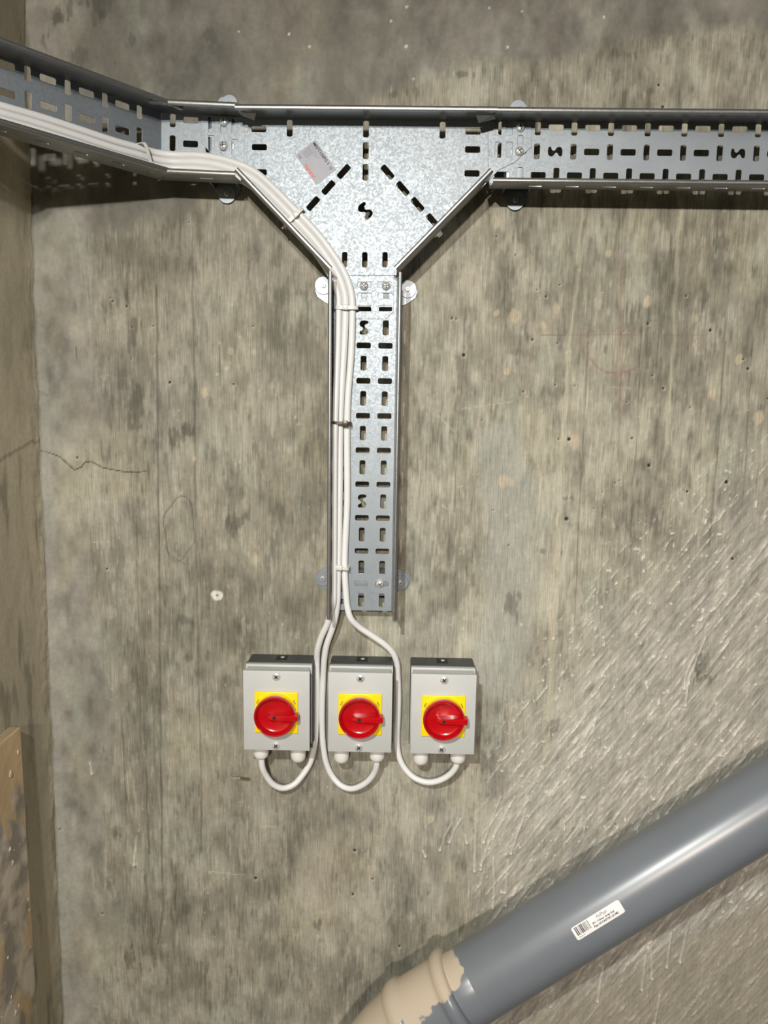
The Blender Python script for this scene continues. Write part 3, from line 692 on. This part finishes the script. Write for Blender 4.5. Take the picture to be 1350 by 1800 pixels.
# ------------------------------------------------------------------ isolator switches
FRONT = -.075
def switch(xl, xr, label, glands, plugged):
    cx = (xl+xr)/2; z0, z1 = .9225, 1.0465; hw = (xr-xl)/2
    e = empty('isolator_switch', (cx, 0, z0), label, 'isolator switch', 'isolator switches in a row under the vertical tray')
    H = z1-z0
    b = MB()
    b.box((-hw-.0008, -.040, -.001), (hw+.0008, -.0008, H+.0005), .0025, None, 3)
    b.box((-hw-.0016, -.0415, -.002), (hw+.0016, -.0375, H+.0012), .0012)
    b.build('base_box', M_BASE, e)
    n = MB(); n.box((-.0085, -.030, H-.004), (.0085, -.008, H+.0012), .0008); nn = n.build('cable_knockout', M_DARK, e)
    g = MB(); g.lathe([(.003, 0), (.003, .0008), (.0001, .0009)], 16, Matrix.Translation((.001, -.018, H+.0012))); g.build('knockout_pip', M_BOX, nn)
    # cover with stepped edge
    c = MB()
    c.box((-hw-.0006, -.050, -.0006), (hw+.0006, -.0412, H+.0006), .0012)
    bm = bmesh.new(); bmesh.ops.create_cube(bm, size=1)
    for v in bm.verts:
        f = v.co.y < 0; s = hw-.0018 if not f else hw-.0030
        v.co = Vector((s*(1 if v.co.x > 0 else -1), FRONT if f else -.048, (H-.0022 if not f else H-.003) if v.co.z > 0 else (.0012 if not f else .002)))
    bmesh.ops.bevel(bm, geom=bm.edges[:], offset=.0016, segments=3, profile=.5, affect='EDGES'); c.bm(bm)
    c.box((-hw, -.0755, 0), (hw, -.0700, H), .0009)
    c.build('cover', M_BOX, e)
    pc = Vector((cx, 0, .991-.0012)); px_, pz = 0.0, W(780.4, 1259, FRONT-.003).z-z0
    p = MB(); p.box((px_-.0322, FRONT-.0038, pz-.0320), (px_+.0322, FRONT-.0004, pz+.0320), .0011, None, 3); pl = p.build('yellow_plate', M_YEL, e)
    Dk = Matrix.Translation((px_, FRONT, pz)) @ TOCAM
    rg = MB(); rg.lathe([(.0304, .003), (.0304, .0088), (.0292, .0102), (.020, .0095)], 56, Dk); rg.build('yellow_collar', M_YEL, pl)
    for sx, a in ((-1, -.45), (1, .45)):
        tk = MB(); tk.box((-.0005, -.0036, .0037), (.0005, .0036, .0042), 0, Dk @ Matrix.Translation((sx*.0272, .0172, 0)) @ Matrix.Rotation(a, 4, 'Z')); tk.build('position_mark', M_PRINT, pl)
    k = MB()
    k.lathe([(.024, .0095), (.0300, .0105), (.0308, .0125), (.0306, .0195), (.0299, .0216), (.0288, .0224), (.0278, .0216), (.0268, .0170), (.0252, .0130), (.0225, .0116), (.0001, .0112)], 72, Dk)
    kn = k.build('rotary_knob', M_RED, e)
    h = MB()
    # handle bar from left of the hub out over the rim, tapered, rounded
    prof = [(-.0115, 0), (-.0095, .0036), (-.004, .0050), (.010, .0054), (.0310, .0062), (.0345, .0066), (.0352, .0), (.0345, -.0066), (.0310, -.0062), (.010, -.0054), (-.004, -.0050), (-.0095, -.0036)]
    bm = bmesh.new(); lo = [bm.verts.new((x, y, .010 if x < .03 else .0165)) for x, y in prof]; hi = [bm.verts.new((x*.985, y*.72, .0235 if x > -.006 else .021)) for x, y in prof]
    bm.faces.new(lo[::-1]); top = bm.faces.new(hi)
    for i in range(len(prof)): bm.faces.new((lo[i], lo[(i+1) % 12], hi[(i+1) % 12], hi[i]))
    bmesh.ops.bevel(bm, geom=[e_ for e_ in top.edges], offset=.0009, segments=2, profile=.5, affect='EDGES')
    h.bm(bm, Dk); hd = h.build('handle', M_RED, kn)
    # scoop behind the handle
    s = MB(); s.lathe([(.0026, .0234), (.0026, .0238), (.0001, .0239)], 20, Dk); s.build('screw_hole', M_DARK, hd)
    s = MB()
    s.box((.004, -.0130, .0100), (.0245, -.0050, .0140), .0007, Dk)
    s.build('finger_rest', M_RED, kn)
    for (ax, az) in ((0, H-.0085), (-.0012, .0075)):
        D2 = Matrix.Translation((ax, FRONT, az)) @ TOCAM; r = .0062
        q = MB(); q.lathe([(r, .0004), (r, .0012), (r*.92, .0022), (r*.6, .0028), (.0001, .0030)], 28, D2); sc = q.build('cover_screw', M_BOLT, e)
        q = MB()
        for kk in (0, 1): q.box((-r*.55, -r*.12, .0018), (r*.55, r*.12, .0032), 0, D2 @ Matrix.Rotation(.7+kk*V9, 4, 'Z'))
        q.build('cross_recess', M_DARK, sc)
    GY = -.044
    for i, gx in enumerate(glands):
        D3 = Matrix.Translation((gx-cx, GY, -.004)) @ Matrix.Rotation(math.pi, 4, 'X')
        q = MB(); r = .0118
        if i == plugged:
            q.lathe([(r*.95, -.002), (r*.95, .010), (r*1.02, .0105), (r*1.02, .015), (r*.98, .021), (r*.82, .0255), (r*.5, .0280), (.0001, .0290)], 32, D3)
        else:
            q.lathe([(r*.95, -.002), (r*.95, .009), (r*1.0, .0095)], 32, D3)
            q.lathe([(r*1.03, .009), (r*1.03, .015), (r*.98, .019), (r*.80, .0225), (r*.58, .0240), (.0050, .0240)], 12, D3)
        q.build('cable_gland', M_GLAND, e)
    return e
SW = [(-.2214, -.1225), (-.0952, -.0001), (.0281, .1236)]
def gx(px): return W(px, 1325, -.044).x
switch(*SW[0], 'left grey isolator switch with red rotary knob, cable entering its left gland', (gx(459), gx(524.3)), 1)
switch(*SW[1], 'middle grey isolator switch with red rotary knob, framed by cables on both sides', (gx(600.2), gx(662.7)), 0)
switch(*SW[2], 'right grey isolator switch with red rotary knob, cable looping up into its right gland', (gx(739.5), gx(804.8)), 0)

# ------------------------------------------------------------------ cables
A_up = [(-60, 168), (0, 186), (67, 205), (133, 226), (200, 248), (244, 260), (272, 268), (300, 272), (349, 273.5), (382, 278), (413, 286.5), (435, 295), (456, 308), (478, 327.5), (500, 349.5), (522, 372), (544, 395), (565, 419), (583.5, 444), (598, 466), (608, 485), (614.5, 503), (618.5, 521)]
def offs(pts, d):
    out = []
    for i, p in enumerate(pts):
        a = pts[max(i-1, 0)]; b = pts[min(i+1, len(pts)-1)]; tx, ty = b[0]-a[0], b[1]-a[1]; l = math.hypot(tx, ty)
        out.append((p[0]-ty/l*d, p[1]+tx/l*d))
    return out
A_dn = [(619.5, 541), (618.8, 580), (617.4, 620), (614.5, 660), (611.5, 700), (610, 765), (610.4, 850), (610, 890), (607.6, 940), (606, 980), (606.2, 1010), (608, 1041), (610.5, 1066), (616, 1086), (630, 1101), (655, 1118), (677, 1133.5), (690, 1147), (697, 1163), (699.5, 1192), (700.5, 1225), (699.5, 1262), (698, 1305), (701.5, 1330), (711.8, 1351), (728.9, 1367.5), (752.2, 1375), (775.5, 1370.5), (793.5, 1358.5), (802.5, 1345)]
B_dn = [(607.2, 541), (606.4, 580), (604.4, 620), (602, 660), (599.5, 700), (597.5, 765), (597, 850), (596, 940), (595, 980), (593.5, 1025), (593, 1055), (590, 1082), (583.5, 1107), (575, 1131), (570.5, 1155), (568.3, 1190), (567, 1225), (566.3, 1270), (568, 1309), (573.3, 1340), (583.4, 1363.3), (599.8, 1381), (616.9, 1386.5), (634, 1381.5), (649.5, 1370), (658.9, 1355.5), (662.2, 1343)]
C_dn = [(595.2, 541), (594.8, 580), (593.8, 620), (592, 660), (590.5, 700), (588.5, 765), (587.5, 850), (587.2, 940), (587, 980), (586.6, 1025), (586, 1058), (582.5, 1074), (575, 1097), (564.5, 1120), (558, 1142), (557, 1164), (557, 1208), (555.4, 1270), (553, 1309), (545.3, 1340), (531.3, 1363), (515.8, 1379.5), (497, 1385.5), (480, 1378.5), (467.5, 1363), (461, 1348)]
NTRAY = 15
def depth_dn(py, pys, ys): return float(np.interp(py, pys, ys))
def cable(up, dn, n_up, prof, gland_px, label):
    pts = []
    for i, (px, py) in enumerate(up):
        nn = n_up(px)
        p1 = Wpl(px, py, OL+NL*nn, NL)
        p2 = Wpl(px, py, O2+N2*nn, N2)
        p = p2 if p2.y < p1.y and px < 300 else p1
        pts.append(p)
    last = 0
    for i, (px, py) in enumerate(dn):
        f = i/(len(dn)-1); key = py if py < 1395 and i < len(dn) else py
        pts.append(W(px, py, float(np.interp(i, prof[0], prof[1]))))
    g = W(gland_px, 1325, -.044); pts.append(Vector((g.x, -.044, .905))); pts.append(Vector((g.x, -.044, .918)))
    # run on along the tray beyond the frame
    p0 = pts[0]
    ext = [Vector((p0.x+N3.x*.012-.010, p0.y-.42, p0.z+.012)), Vector((p0.x-.012, p0.y-.10, p0.z+.006))]
    pts = ext+pts
    sp = smooth_path(pts, .005)
    m = MB(); m.tube(sp, .0048, 16); o = m.build('power_cable', M_CABLE, None, loc=sp[len(sp)//2])
    tag(o, label, 'cable', 'white power cables from the left tray to the switches'); return o
nb = YB-.0062
def stack(px): return min(max((330-px)/100.0, 0), 1)      # the bundle lies three deep in the bent tray
cable(A_up, A_dn, lambda px: .0062, ([0, 3, 13, 15, 19, 22, 29], [nb, nb, nb, -.030, -.012, -.010, -.042]), 804.8, 'white cable, innermost of the bundle, looping below to the right isolator switch')
cable(offs(A_up, 11.8), B_dn, lambda px: .0066+.0058*stack(px), ([0, 3, 10, 12, 15, 20, 26], [nb-.001, nb-.003, nb-.004, -.032, -.011, -.010, -.042]), 662.7, 'white cable, middle of the bundle, looping below to the middle isolator switch')
cable(offs(A_up, 23.4), C_dn, lambda px: .0080+.0112*stack(px), ([0, 3, 5, 10, 12, 15, 19, 25], [nb-.003, nb-.008, nb-.013, nb-.012, -.038, -.012, -.010, -.042]), 459, 'white cable, outermost of the bundle, looping below to the left isolator switch')

# cable ties
def tie(p0, p1, y, label, wide=.0042, matl=None, head=.5, tail=None, hy=.0085, on2=False, extra=.0015, N=None, plane=None):
    N = N or Vector((0, -1, 0))
    a = Wpl(*p0, plane, N) if plane else W(*p0, y); b = Wpl(*p1, plane, N) if plane else W(*p1, y)
    c = (a+b)/2; X = (b-a).normalized(); hw = (b-a).length/2+extra; Zt = X.cross(N).normalized()
    pts = []
    for k in range(40):
        t = 2*math.pi*k/40; cx_, sx_ = math.cos(t), math.sin(t)
        e = .45
        pts.append(c+X*hw*math.copysign(abs(cx_)**e, cx_)+N*hy*math.copysign(abs(sx_)**e, sx_))
    m = MB(); vs = []; fs = []; th = .0006
    for i, p in enumerate(pts):
        o_ = (p-c).normalized()
        for q, s in ((p, -1), (p+o_*th*2, -1), (p+o_*th*2, 1), (p, 1)): vs.append(q+Zt*wide/2*s)
    n = len(pts)
    for i in range(n):
        j = (i+1) % n
        for k in range(4): fs.append([i*4+k, i*4+(k+1) % 4, j*4+(k+1) % 4, j*4+k])
    m.add(vs, fs)
    root = m.build('cable_tie', matl or M_TIE, None, loc=c)
    h = MB(); hc = X*hw*(head*2-1)+N*(hy+.0012)
    h.box((-.0040, -.0036, -.0018), (.0040, .0036, .0022), .0009, frame(hc, X, Zt, N), 2); h.build('tie_head', matl or M_TIE, root)
    if tail:
        tl = MB(); q = (Wpl(*tail, plane, N) if plane else W(*tail, y))-c; s0 = X*hw*.9*(1 if (q.dot(X) > 0) else -1)
        tl.tube([s0, (s0+q)/2+N*.002, q+N*.004], .0014, 8); tl.build('tie_tail', matl or M_TIE, root)
    return tag(root, label, 'cable tie', 'cable ties on the white cable bundle')
tie((246, 254), (258, 296), 0, 'white nylon cable tie round the bundle in the bent left tray', head=.9, N=N2, plane=O2+N2*.0125, extra=.001, hy=.0125)
tie((531, 370), (503, 398), nb-.001, 'translucent nylon cable tie round the bundle on the diagonal of the tee', head=.35, tail=(497, 402), wide=.0050)
tie((590.5, 541), (627, 542), nb-.001, 'translucent nylon cable tie near the top of the vertical tray', head=.48, wide=.0050)
tie((587.5, 742.5), (614.5, 743.5), nb-.007, 'dull metallic cable tie halfway down the vertical tray', matl=M_TIEM, head=.72, hy=.011, wide=.0040)
tie((583.5, 992), (611.5, 998), nb-.004, 'white nylon cable tie at the foot of the vertical tray', head=.5, hy=.0105, wide=.0040)

# ------------------------------------------------------------------ grey pipe, fitting, sticker
PB, PQ = .05, .1125
PZ, PA = .6990, .595
Ap = Vector((math.cos(PA), PB, math.sin(PA))).normalized(); P0 = Vector((.3, -PQ, PZ))
def pipe_mat(name, beige):
    m = mat(name, (.165, .182, .205), .30, var=.04, vscale=12, bump=.03, bscale=40); nt = m.node_tree; b = nt.nodes['Principled BSDF']
    if beige:
        tc = nt.nodes.new('ShaderNodeTexCoord'); no = nt.nodes.new('ShaderNodeTexNoise'); no.inputs['Scale'].default_value = 28; no.inputs['Detail'].default_value = 6
        nt.links.new(tc.outputs['Object'], no.inputs['Vector'])
        sp = nt.nodes.new('ShaderNodeSeparateXYZ'); nt.links.new(tc.outputs['Object'], sp.inputs[0])
        # local: x along fitting (to the upper right), y across (to the upper left), z to the room
        def mth(op, a, c):
            n = nt.nodes.new('ShaderNodeMath'); n.operation = op
            for i, v in enumerate((a, c)):
                if isinstance(v, (int, float)): n.inputs[i].default_value = v
                else: nt.links.new(v, n.inputs[i])
            return n.outputs[0]
        lim = mth('ADD', .034, mth('MULTIPLY', mth('MINIMUM', mth('ADD', sp.outputs['X'], .055), 0.0), 1.1))
        lim = mth('ADD', lim, mth('MAXIMUM', mth('SUBTRACT', sp.outputs['X'], .010), 0.0))
        e = mth('MULTIPLY', mth('SUBTRACT', sp.outputs['Y'], lim), 10.0)
        rib = mth('MULTIPLY', mth('LESS_THAN', mth('ABSOLUTE', mth('ADD', sp.outputs['X'], .086), 0), .0085), mth('LESS_THAN', sp.outputs['Y'], .042))
        e = mth('SUBTRACT', e, mth('MULTIPLY', rib, 1.5))
        e = mth('ADD', e, mth('MULTIPLY', mth('SUBTRACT', no.outputs['Fac'], .5), .8))
        r = nt.nodes.new('ShaderNodeMapRange'); r.inputs['From Min'].default_value = beige[0]; r.inputs['From Max'].default_value = beige[0]+.03; nt.links.new(e, r.inputs[0])
        mx = nt.nodes.new('ShaderNodeMix'); mx.data_type = 'RGBA'; cr = b.inputs['Base Color'].links[0].from_socket
        nt.links.new(r.outputs[0], mx.inputs['Factor']); nt.links.new(cr, mx.inputs['A']); mx.inputs['B'].default_value = (.50, .42, .32, 1)
        nt.links.new(mx.outputs['Result'], b.inputs['Base Color'])
        rr = nt.nodes.new('ShaderNodeMapRange'); rr.inputs['To Min'].default_value = .3; rr.inputs['To Max'].default_value = .75; nt.links.new(r.outputs[0], rr.inputs[0]); nt.links.new(rr.outputs[0], b.inputs['Roughness'])
    return m
M_PIPE = pipe_mat('grey_pvc', None)
def closest_on_axis(px, py):
    d = ray(px, py).normalized(); w0 = P0-CAM; b_ = Ap.dot(d); d1 = Ap.dot(w0); e1 = d.dot(w0)
    s = (b_*e1-d1)/(1-b_*b_); return s
s_ring = closest_on_axis(802, 1730)
pipe = empty('waste_pipe', P0, 'large grey plastic waste pipe rising diagonally to the right along the wall', 'pipe')
Xp = Ap; Zp = (Vector((0, -1, 0))-Ap*(-Ap.y)).normalized(); Yp = Zp.cross(Xp)
R = .055
m = MB(); m.lathe([(R-.003, s_ring-.03), (R, s_ring-.03), (R, .75), (R-.003, .75)], 96, frame((0, 0, 0), Yp, Zp, Xp)); m.build('pipe_wall', M_PIPE, pipe)
# sticker, curved round the pipe
def hit(px, py, rr):
    d = ray(px, py).normalized(); w0 = CAM-P0; a = d-Ap*d.dot(Ap); c = w0-Ap*w0.dot(Ap)
    A2, B2, C2 = a.dot(a), 2*a.dot(c), c.dot(c)-rr*rr; tt = (-B2-math.sqrt(B2*B2-4*A2*C2))/(2*A2)
    p = CAM+d*tt-P0; return p.dot(Ap), math.atan2(p.dot(Yp), p.dot(Zp))
q0 = hit(1003, 1632, R); q1 = hit(1086, 1581, R); q2 = hit(1100, 1602, R); q3 = hit(1016, 1654, R)
sa0 = (q0[0]+q3[0])/2; sa1 = (q1[0]+q2[0])/2; th1 = (q0[1]+q1[1])/2; th0 = (q3[1]+q2[1])/2
skew = ((q3[1]-q2[1])+(q0[1]-q1[1]))/2/(sa1-sa0)
def wrap(u, v, h):   # u metres along, v metres up the sticker
    th = th0+v/R-skew*(u-(sa1-sa0)/2); rr = R+h
    return Ap*(sa0+u)+Zp*math.cos(th)*rr+Yp*math.sin(th)*rr
SWd, SHt = sa1-sa0, (th1-th0)*R
def wrap_mesh(m, name, matl, parent, sub=True):
    m.v = [wrap(v.x, v.y, v.z) for v in m.v]; return m.build(name, matl, parent)
m = MB(); nx, ny = 24, 12; vs = []; fs = []
for k, h in enumerate((.00005, .00025)):
    for i in range(nx+1):
        for j in range(ny+1):
            u = i/nx*SWd; v = j/ny*SHt; rc = .0025
            du = max(rc-u, u-(SWd-rc), 0); dv = max(rc-v, v-(SHt-rc), 0)
            if du > 0 and dv > 0:
                l = math.hypot(du, dv)
                if l > rc: 
                    u += (du-du*rc/l)*(1 if u < SWd/2 else -1); v += (dv-dv*rc/l)*(1 if v < SHt/2 else -1)
            vs.append((u, v, h))
for i in range(nx):
    for j in range(ny): a_ = i*(ny+1)+j; fs.append([a_, a_+ny+1, a_+ny+2, a_+1]); b_ = a_+(nx+1)*(ny+1); fs.append([b_, b_+1, b_+ny+2, b_+ny+1])
m.add(vs, fs); stk = wrap_mesh(m, 'barcode_sticker', M_PAPER, pipe); stk['label'] = 'white rectangular sticker with barcode and black wording'
def ptext(s, size, x, y, sx=1.0, bold=0.0):
    cu = bpy.data.curves.new('t', 'FONT'); cu.body = s; cu.size = size; cu.offset = bold; cu.resolution_u = 2
    ob = bpy.data.objects.new('t', cu); COL.objects.link(ob); dg = bpy.context.evaluated_depsgraph_get()
    me = bpy.data.meshes.new_from_object(ob.evaluated_get(dg)); bpy.data.objects.remove(ob)
    bm = bmesh.new(); bm.from_mesh(me); m = MB().bm(bm, Matrix.Translation((x, y, .0004)) @ Matrix.Diagonal((sx, 1, 1, 1)))
    wrap_mesh(m, 'lettering', M_PRINT, stk)
ptext('FloPlast', SHt*.34, SWd*.50, SHt*.66, .9)
ptext('SP1 110mm Grey Soil', SHt*.20, SWd*.38, SHt*.42, 1.1, .00012)
ptext('Pipe SOCKETED (2.5M)', SHt*.20, SWd*.38, SHt*.18, 1.1, .00012)
rs = np.random.RandomState(5); m = MB(); u = SWd*.05
while u < SWd*.34:
    wd = rs.choice([.0006, .0009, .0016]); 
    vs = [(u, SHt*.30, .0004), (u+wd, SHt*.30, .0004), (u+wd, SHt*.92, .0004), (u, SHt*.92, .0004)]; vm = [(x_, (SHt*.61), .0004) for x_ in (u, u+wd)]
    m.add([vs[0], vs[1], vm[1], vm[0]], [[0, 1, 2, 3]]); m.add([vm[0], vm[1], vs[2], vs[3]], [[0, 1, 2, 3]]); u += wd+rs.choice([.0006, .0009, .0014])
wrap_mesh(m, 'barcode', M_PRINT, stk)
ptext('5 060116 541', SHt*.13, SWd*.05, SHt*.12, .8)

# socketed fitting at the lower left, curving down, smeared with beige render
RG = P0+Ap*s_ring
fit = empty('pipe_fitting', RG, 'grey ribbed pipe fitting smeared with beige render at the bottom edge', 'pipe fitting')
M_FIT = pipe_mat('grey_pvc_with_render', (.0,))
prof = []   # (distance from ring, radius)
for s_, r_ in ((.034, .0549), (.0335, .0551), (.0045, .0551), (.004, .0605), (.001, .0640), (-.006, .0655), (-.013, .0640), (-.016, .0610), (-.019, .0592), (-.024, .0590), (-.072, .0590), (-.076, .0600), (-.079, .0630), (-.086, .0640), (-.093, .0630), (-.096, .0600), (-.100, .0580), (-.125, .0575), (-.150, .0570), (-.175, .057), (-.20, .057), (-.24, .057), (-.30, .057)):
    prof.append((s_, r_))
n = 80; vs = []; fs = []; pos = Vector((0, 0, 0)); sprev = 0
turn_axis = Zp
for s_, r_ in prof:
    # centre line bends gently downwards past the second rib
    if s_ > -.070: c = Xp*s_; d = Xp; 
    else:
        k = min((-.070-s_)/.11, 1.0); ang = math.radians(22)*k
        d = Xp*math.cos(ang)+Yp*math.sin(ang); c = None
    if c is None:
        c = lastc - d*(-(s_-lasts))*1.0
    lastc, lasts = c, s_
    y_ = Zp.cross(d)
    for k2 in range(n):
        a = 2*math.pi*k2/n; vs.append(c+y_*math.cos(a)*r_+Zp*math.sin(a)*r_)
for i in range(len(prof)-1):
    for k2 in range(n): fs.append([i*n+k2, i*n+(k2+1) % n, (i+1)*n+(k2+1) % n, (i+1)*n+k2])
m = MB()
Mi = frame((0, 0, 0), Xp, Yp, Zp).to_3x3().inverted()
m.add([Mi @ v for v in vs], fs, None, True)
fb = m.build('fitting_body', M_FIT, fit); fb.rotation_euler = frame((0, 0, 0), Xp, Yp, Zp).to_3x3().to_euler()

# ------------------------------------------------------------------ plywood board at the left
M_PLY = mat('plywood_edge', (.62, .50, .34), .7, var=.2, vscale=90, stretch=(3, .3, .3), bump=.1)
def ply_face():
    m = mat('plywood_face_with_cement', (.80, .58, .34), .65, var=.18, vscale=18, stretch=(1, 1, .25)); nt = m.node_tree; b = nt.nodes['Principled BSDF']
    tc = nt.nodes.new('ShaderNodeTexCoord'); no = nt.nodes.new('ShaderNodeTexNoise'); no.inputs['Scale'].default_value = 11; no.inputs['Detail'].default_value = 7; no.inputs['Distortion'].default_value = .6
    mp = nt.nodes.new('ShaderNodeMapping'); mp.inputs['Scale'].default_value = (1, 1.6, .8); nt.links.new(tc.outputs['Object'], mp.inputs[0]); nt.links.new(mp.outputs[0], no.inputs['Vector'])
    sp = nt.nodes.new('ShaderNodeSeparateXYZ'); nt.links.new(tc.outputs['Object'], sp.inputs[0])
    mr = nt.nodes.new('ShaderNodeMapRange'); mr.inputs['From Min'].default_value = -.02; mr.inputs['From Max'].default_value = -.16; mr.inputs['To Min'].default_value = -.25; mr.inputs['To Max'].default_value = .10; nt.links.new(sp.outputs['Z'], mr.inputs[0])
    ad = nt.nodes.new('ShaderNodeMath'); nt.links.new(no.outputs['Fac'], ad.inputs[0]); nt.links.new(mr.outputs[0], ad.inputs[1])
    cr = nt.nodes.new('ShaderNodeValToRGB'); cr.color_ramp.elements[0].position = .44; cr.color_ramp.elements[0].color = (0, 0, 0, 1); cr.color_ramp.elements[1].position = .52; cr.color_ramp.elements[1].color = (1, 1, 1, 1); nt.links.new(ad.outputs[0], cr.inputs[0])
    n2 = nt.nodes.new('ShaderNodeTexNoise'); n2.inputs['Scale'].default_value = 22; n2.inputs['Detail'].default_value = 5; nt.links.new(tc.outputs['Object'], n2.inputs['Vector'])
    c2 = nt.nodes.new('ShaderNodeValToRGB'); c2.color_ramp.elements[0].position = .42; c2.color_ramp.elements[0].color = (.40, .36, .30, 1); c2.color_ramp.elements[1].position = .58; c2.color_ramp.elements[1].color = (.85, .74, .62, 1); nt.links.new(n2.outputs['Fac'], c2.inputs[0])
    mx = nt.nodes.new('ShaderNodeMix'); mx.data_type = 'RGBA'; s0 = b.inputs['Base Color'].links[0].from_socket
    nt.links.new(cr.outputs[0], mx.inputs['Factor']); nt.links.new(s0, mx.inputs['A']); nt.links.new(c2.outputs[0], mx.inputs['B']); nt.links.new(mx.outputs['Result'], b.inputs['Base Color'])
    bp = nt.nodes.new('ShaderNodeBump'); bp.inputs['Strength'].default_value = .6; bp.inputs['Distance'].default_value = .003; nt.links.new(n2.outputs['Fac'], bp.inputs['Height']); nt.links.new(bp.outputs[0], b.inputs['Normal'])
    return m
M_PLYF = ply_face()
p = W(35, 1278, -.135); BX = p.x; BZ = p.z
bd = empty('plywood_board', (BX, -.135, BZ), 'cement-splashed plywood board standing on edge against the left wall', 'board')
m = MB(); m.box((-.0150, -.75, -BZ+.0), (-.0006, 0, 0), .0005)
for k in range(1, 4): pass
m.build('plywood_core', M_PLY, bd)
m = MB(); m.box((-.0006, -.75, -BZ+.0), (.0006, -.0004, -.0004), .0003); m.build('cement_stained_face', M_PLYF, bd)
# veneer seams on the edge
m = MB()
for k in (.0035, .0070, .0105): m.box((-k-.0004, -.75, -.0002), (-k+.0004, .0002, .00025)); m.box((-k-.0004, -.0002, -BZ+.002), (-k+.0004, .0003, 0))
m.build('veneer_seam', M_DARK if False else mat('dark_veneer', (.22, .14, .08), .8), bd)
# lumps of dried cement on the face
rs = np.random.RandomState(9)
m = MB()
for k in range(20):
    yy = -.004-rs.rand()*.11; zz = -.03-rs.rand()*.50; r = .0010+.0026*rs.rand()**2; bm = bmesh.new(); bmesh.ops.create_icosphere(bm, subdivisions=2, radius=r)
    for v in bm.verts: v.co = Vector((v.co.x*.45, v.co.y*(.7+1.1*rs.rand()), v.co.z*(.8+1.3*rs.rand())))+Vector((.0008, yy, zz))
    m.bm(bm, None, True)
o = m.build('dried_cement', mat('dried_cement', (.55, .50, .43), .7, var=.2), bd); o['kind'] = 'stuff'
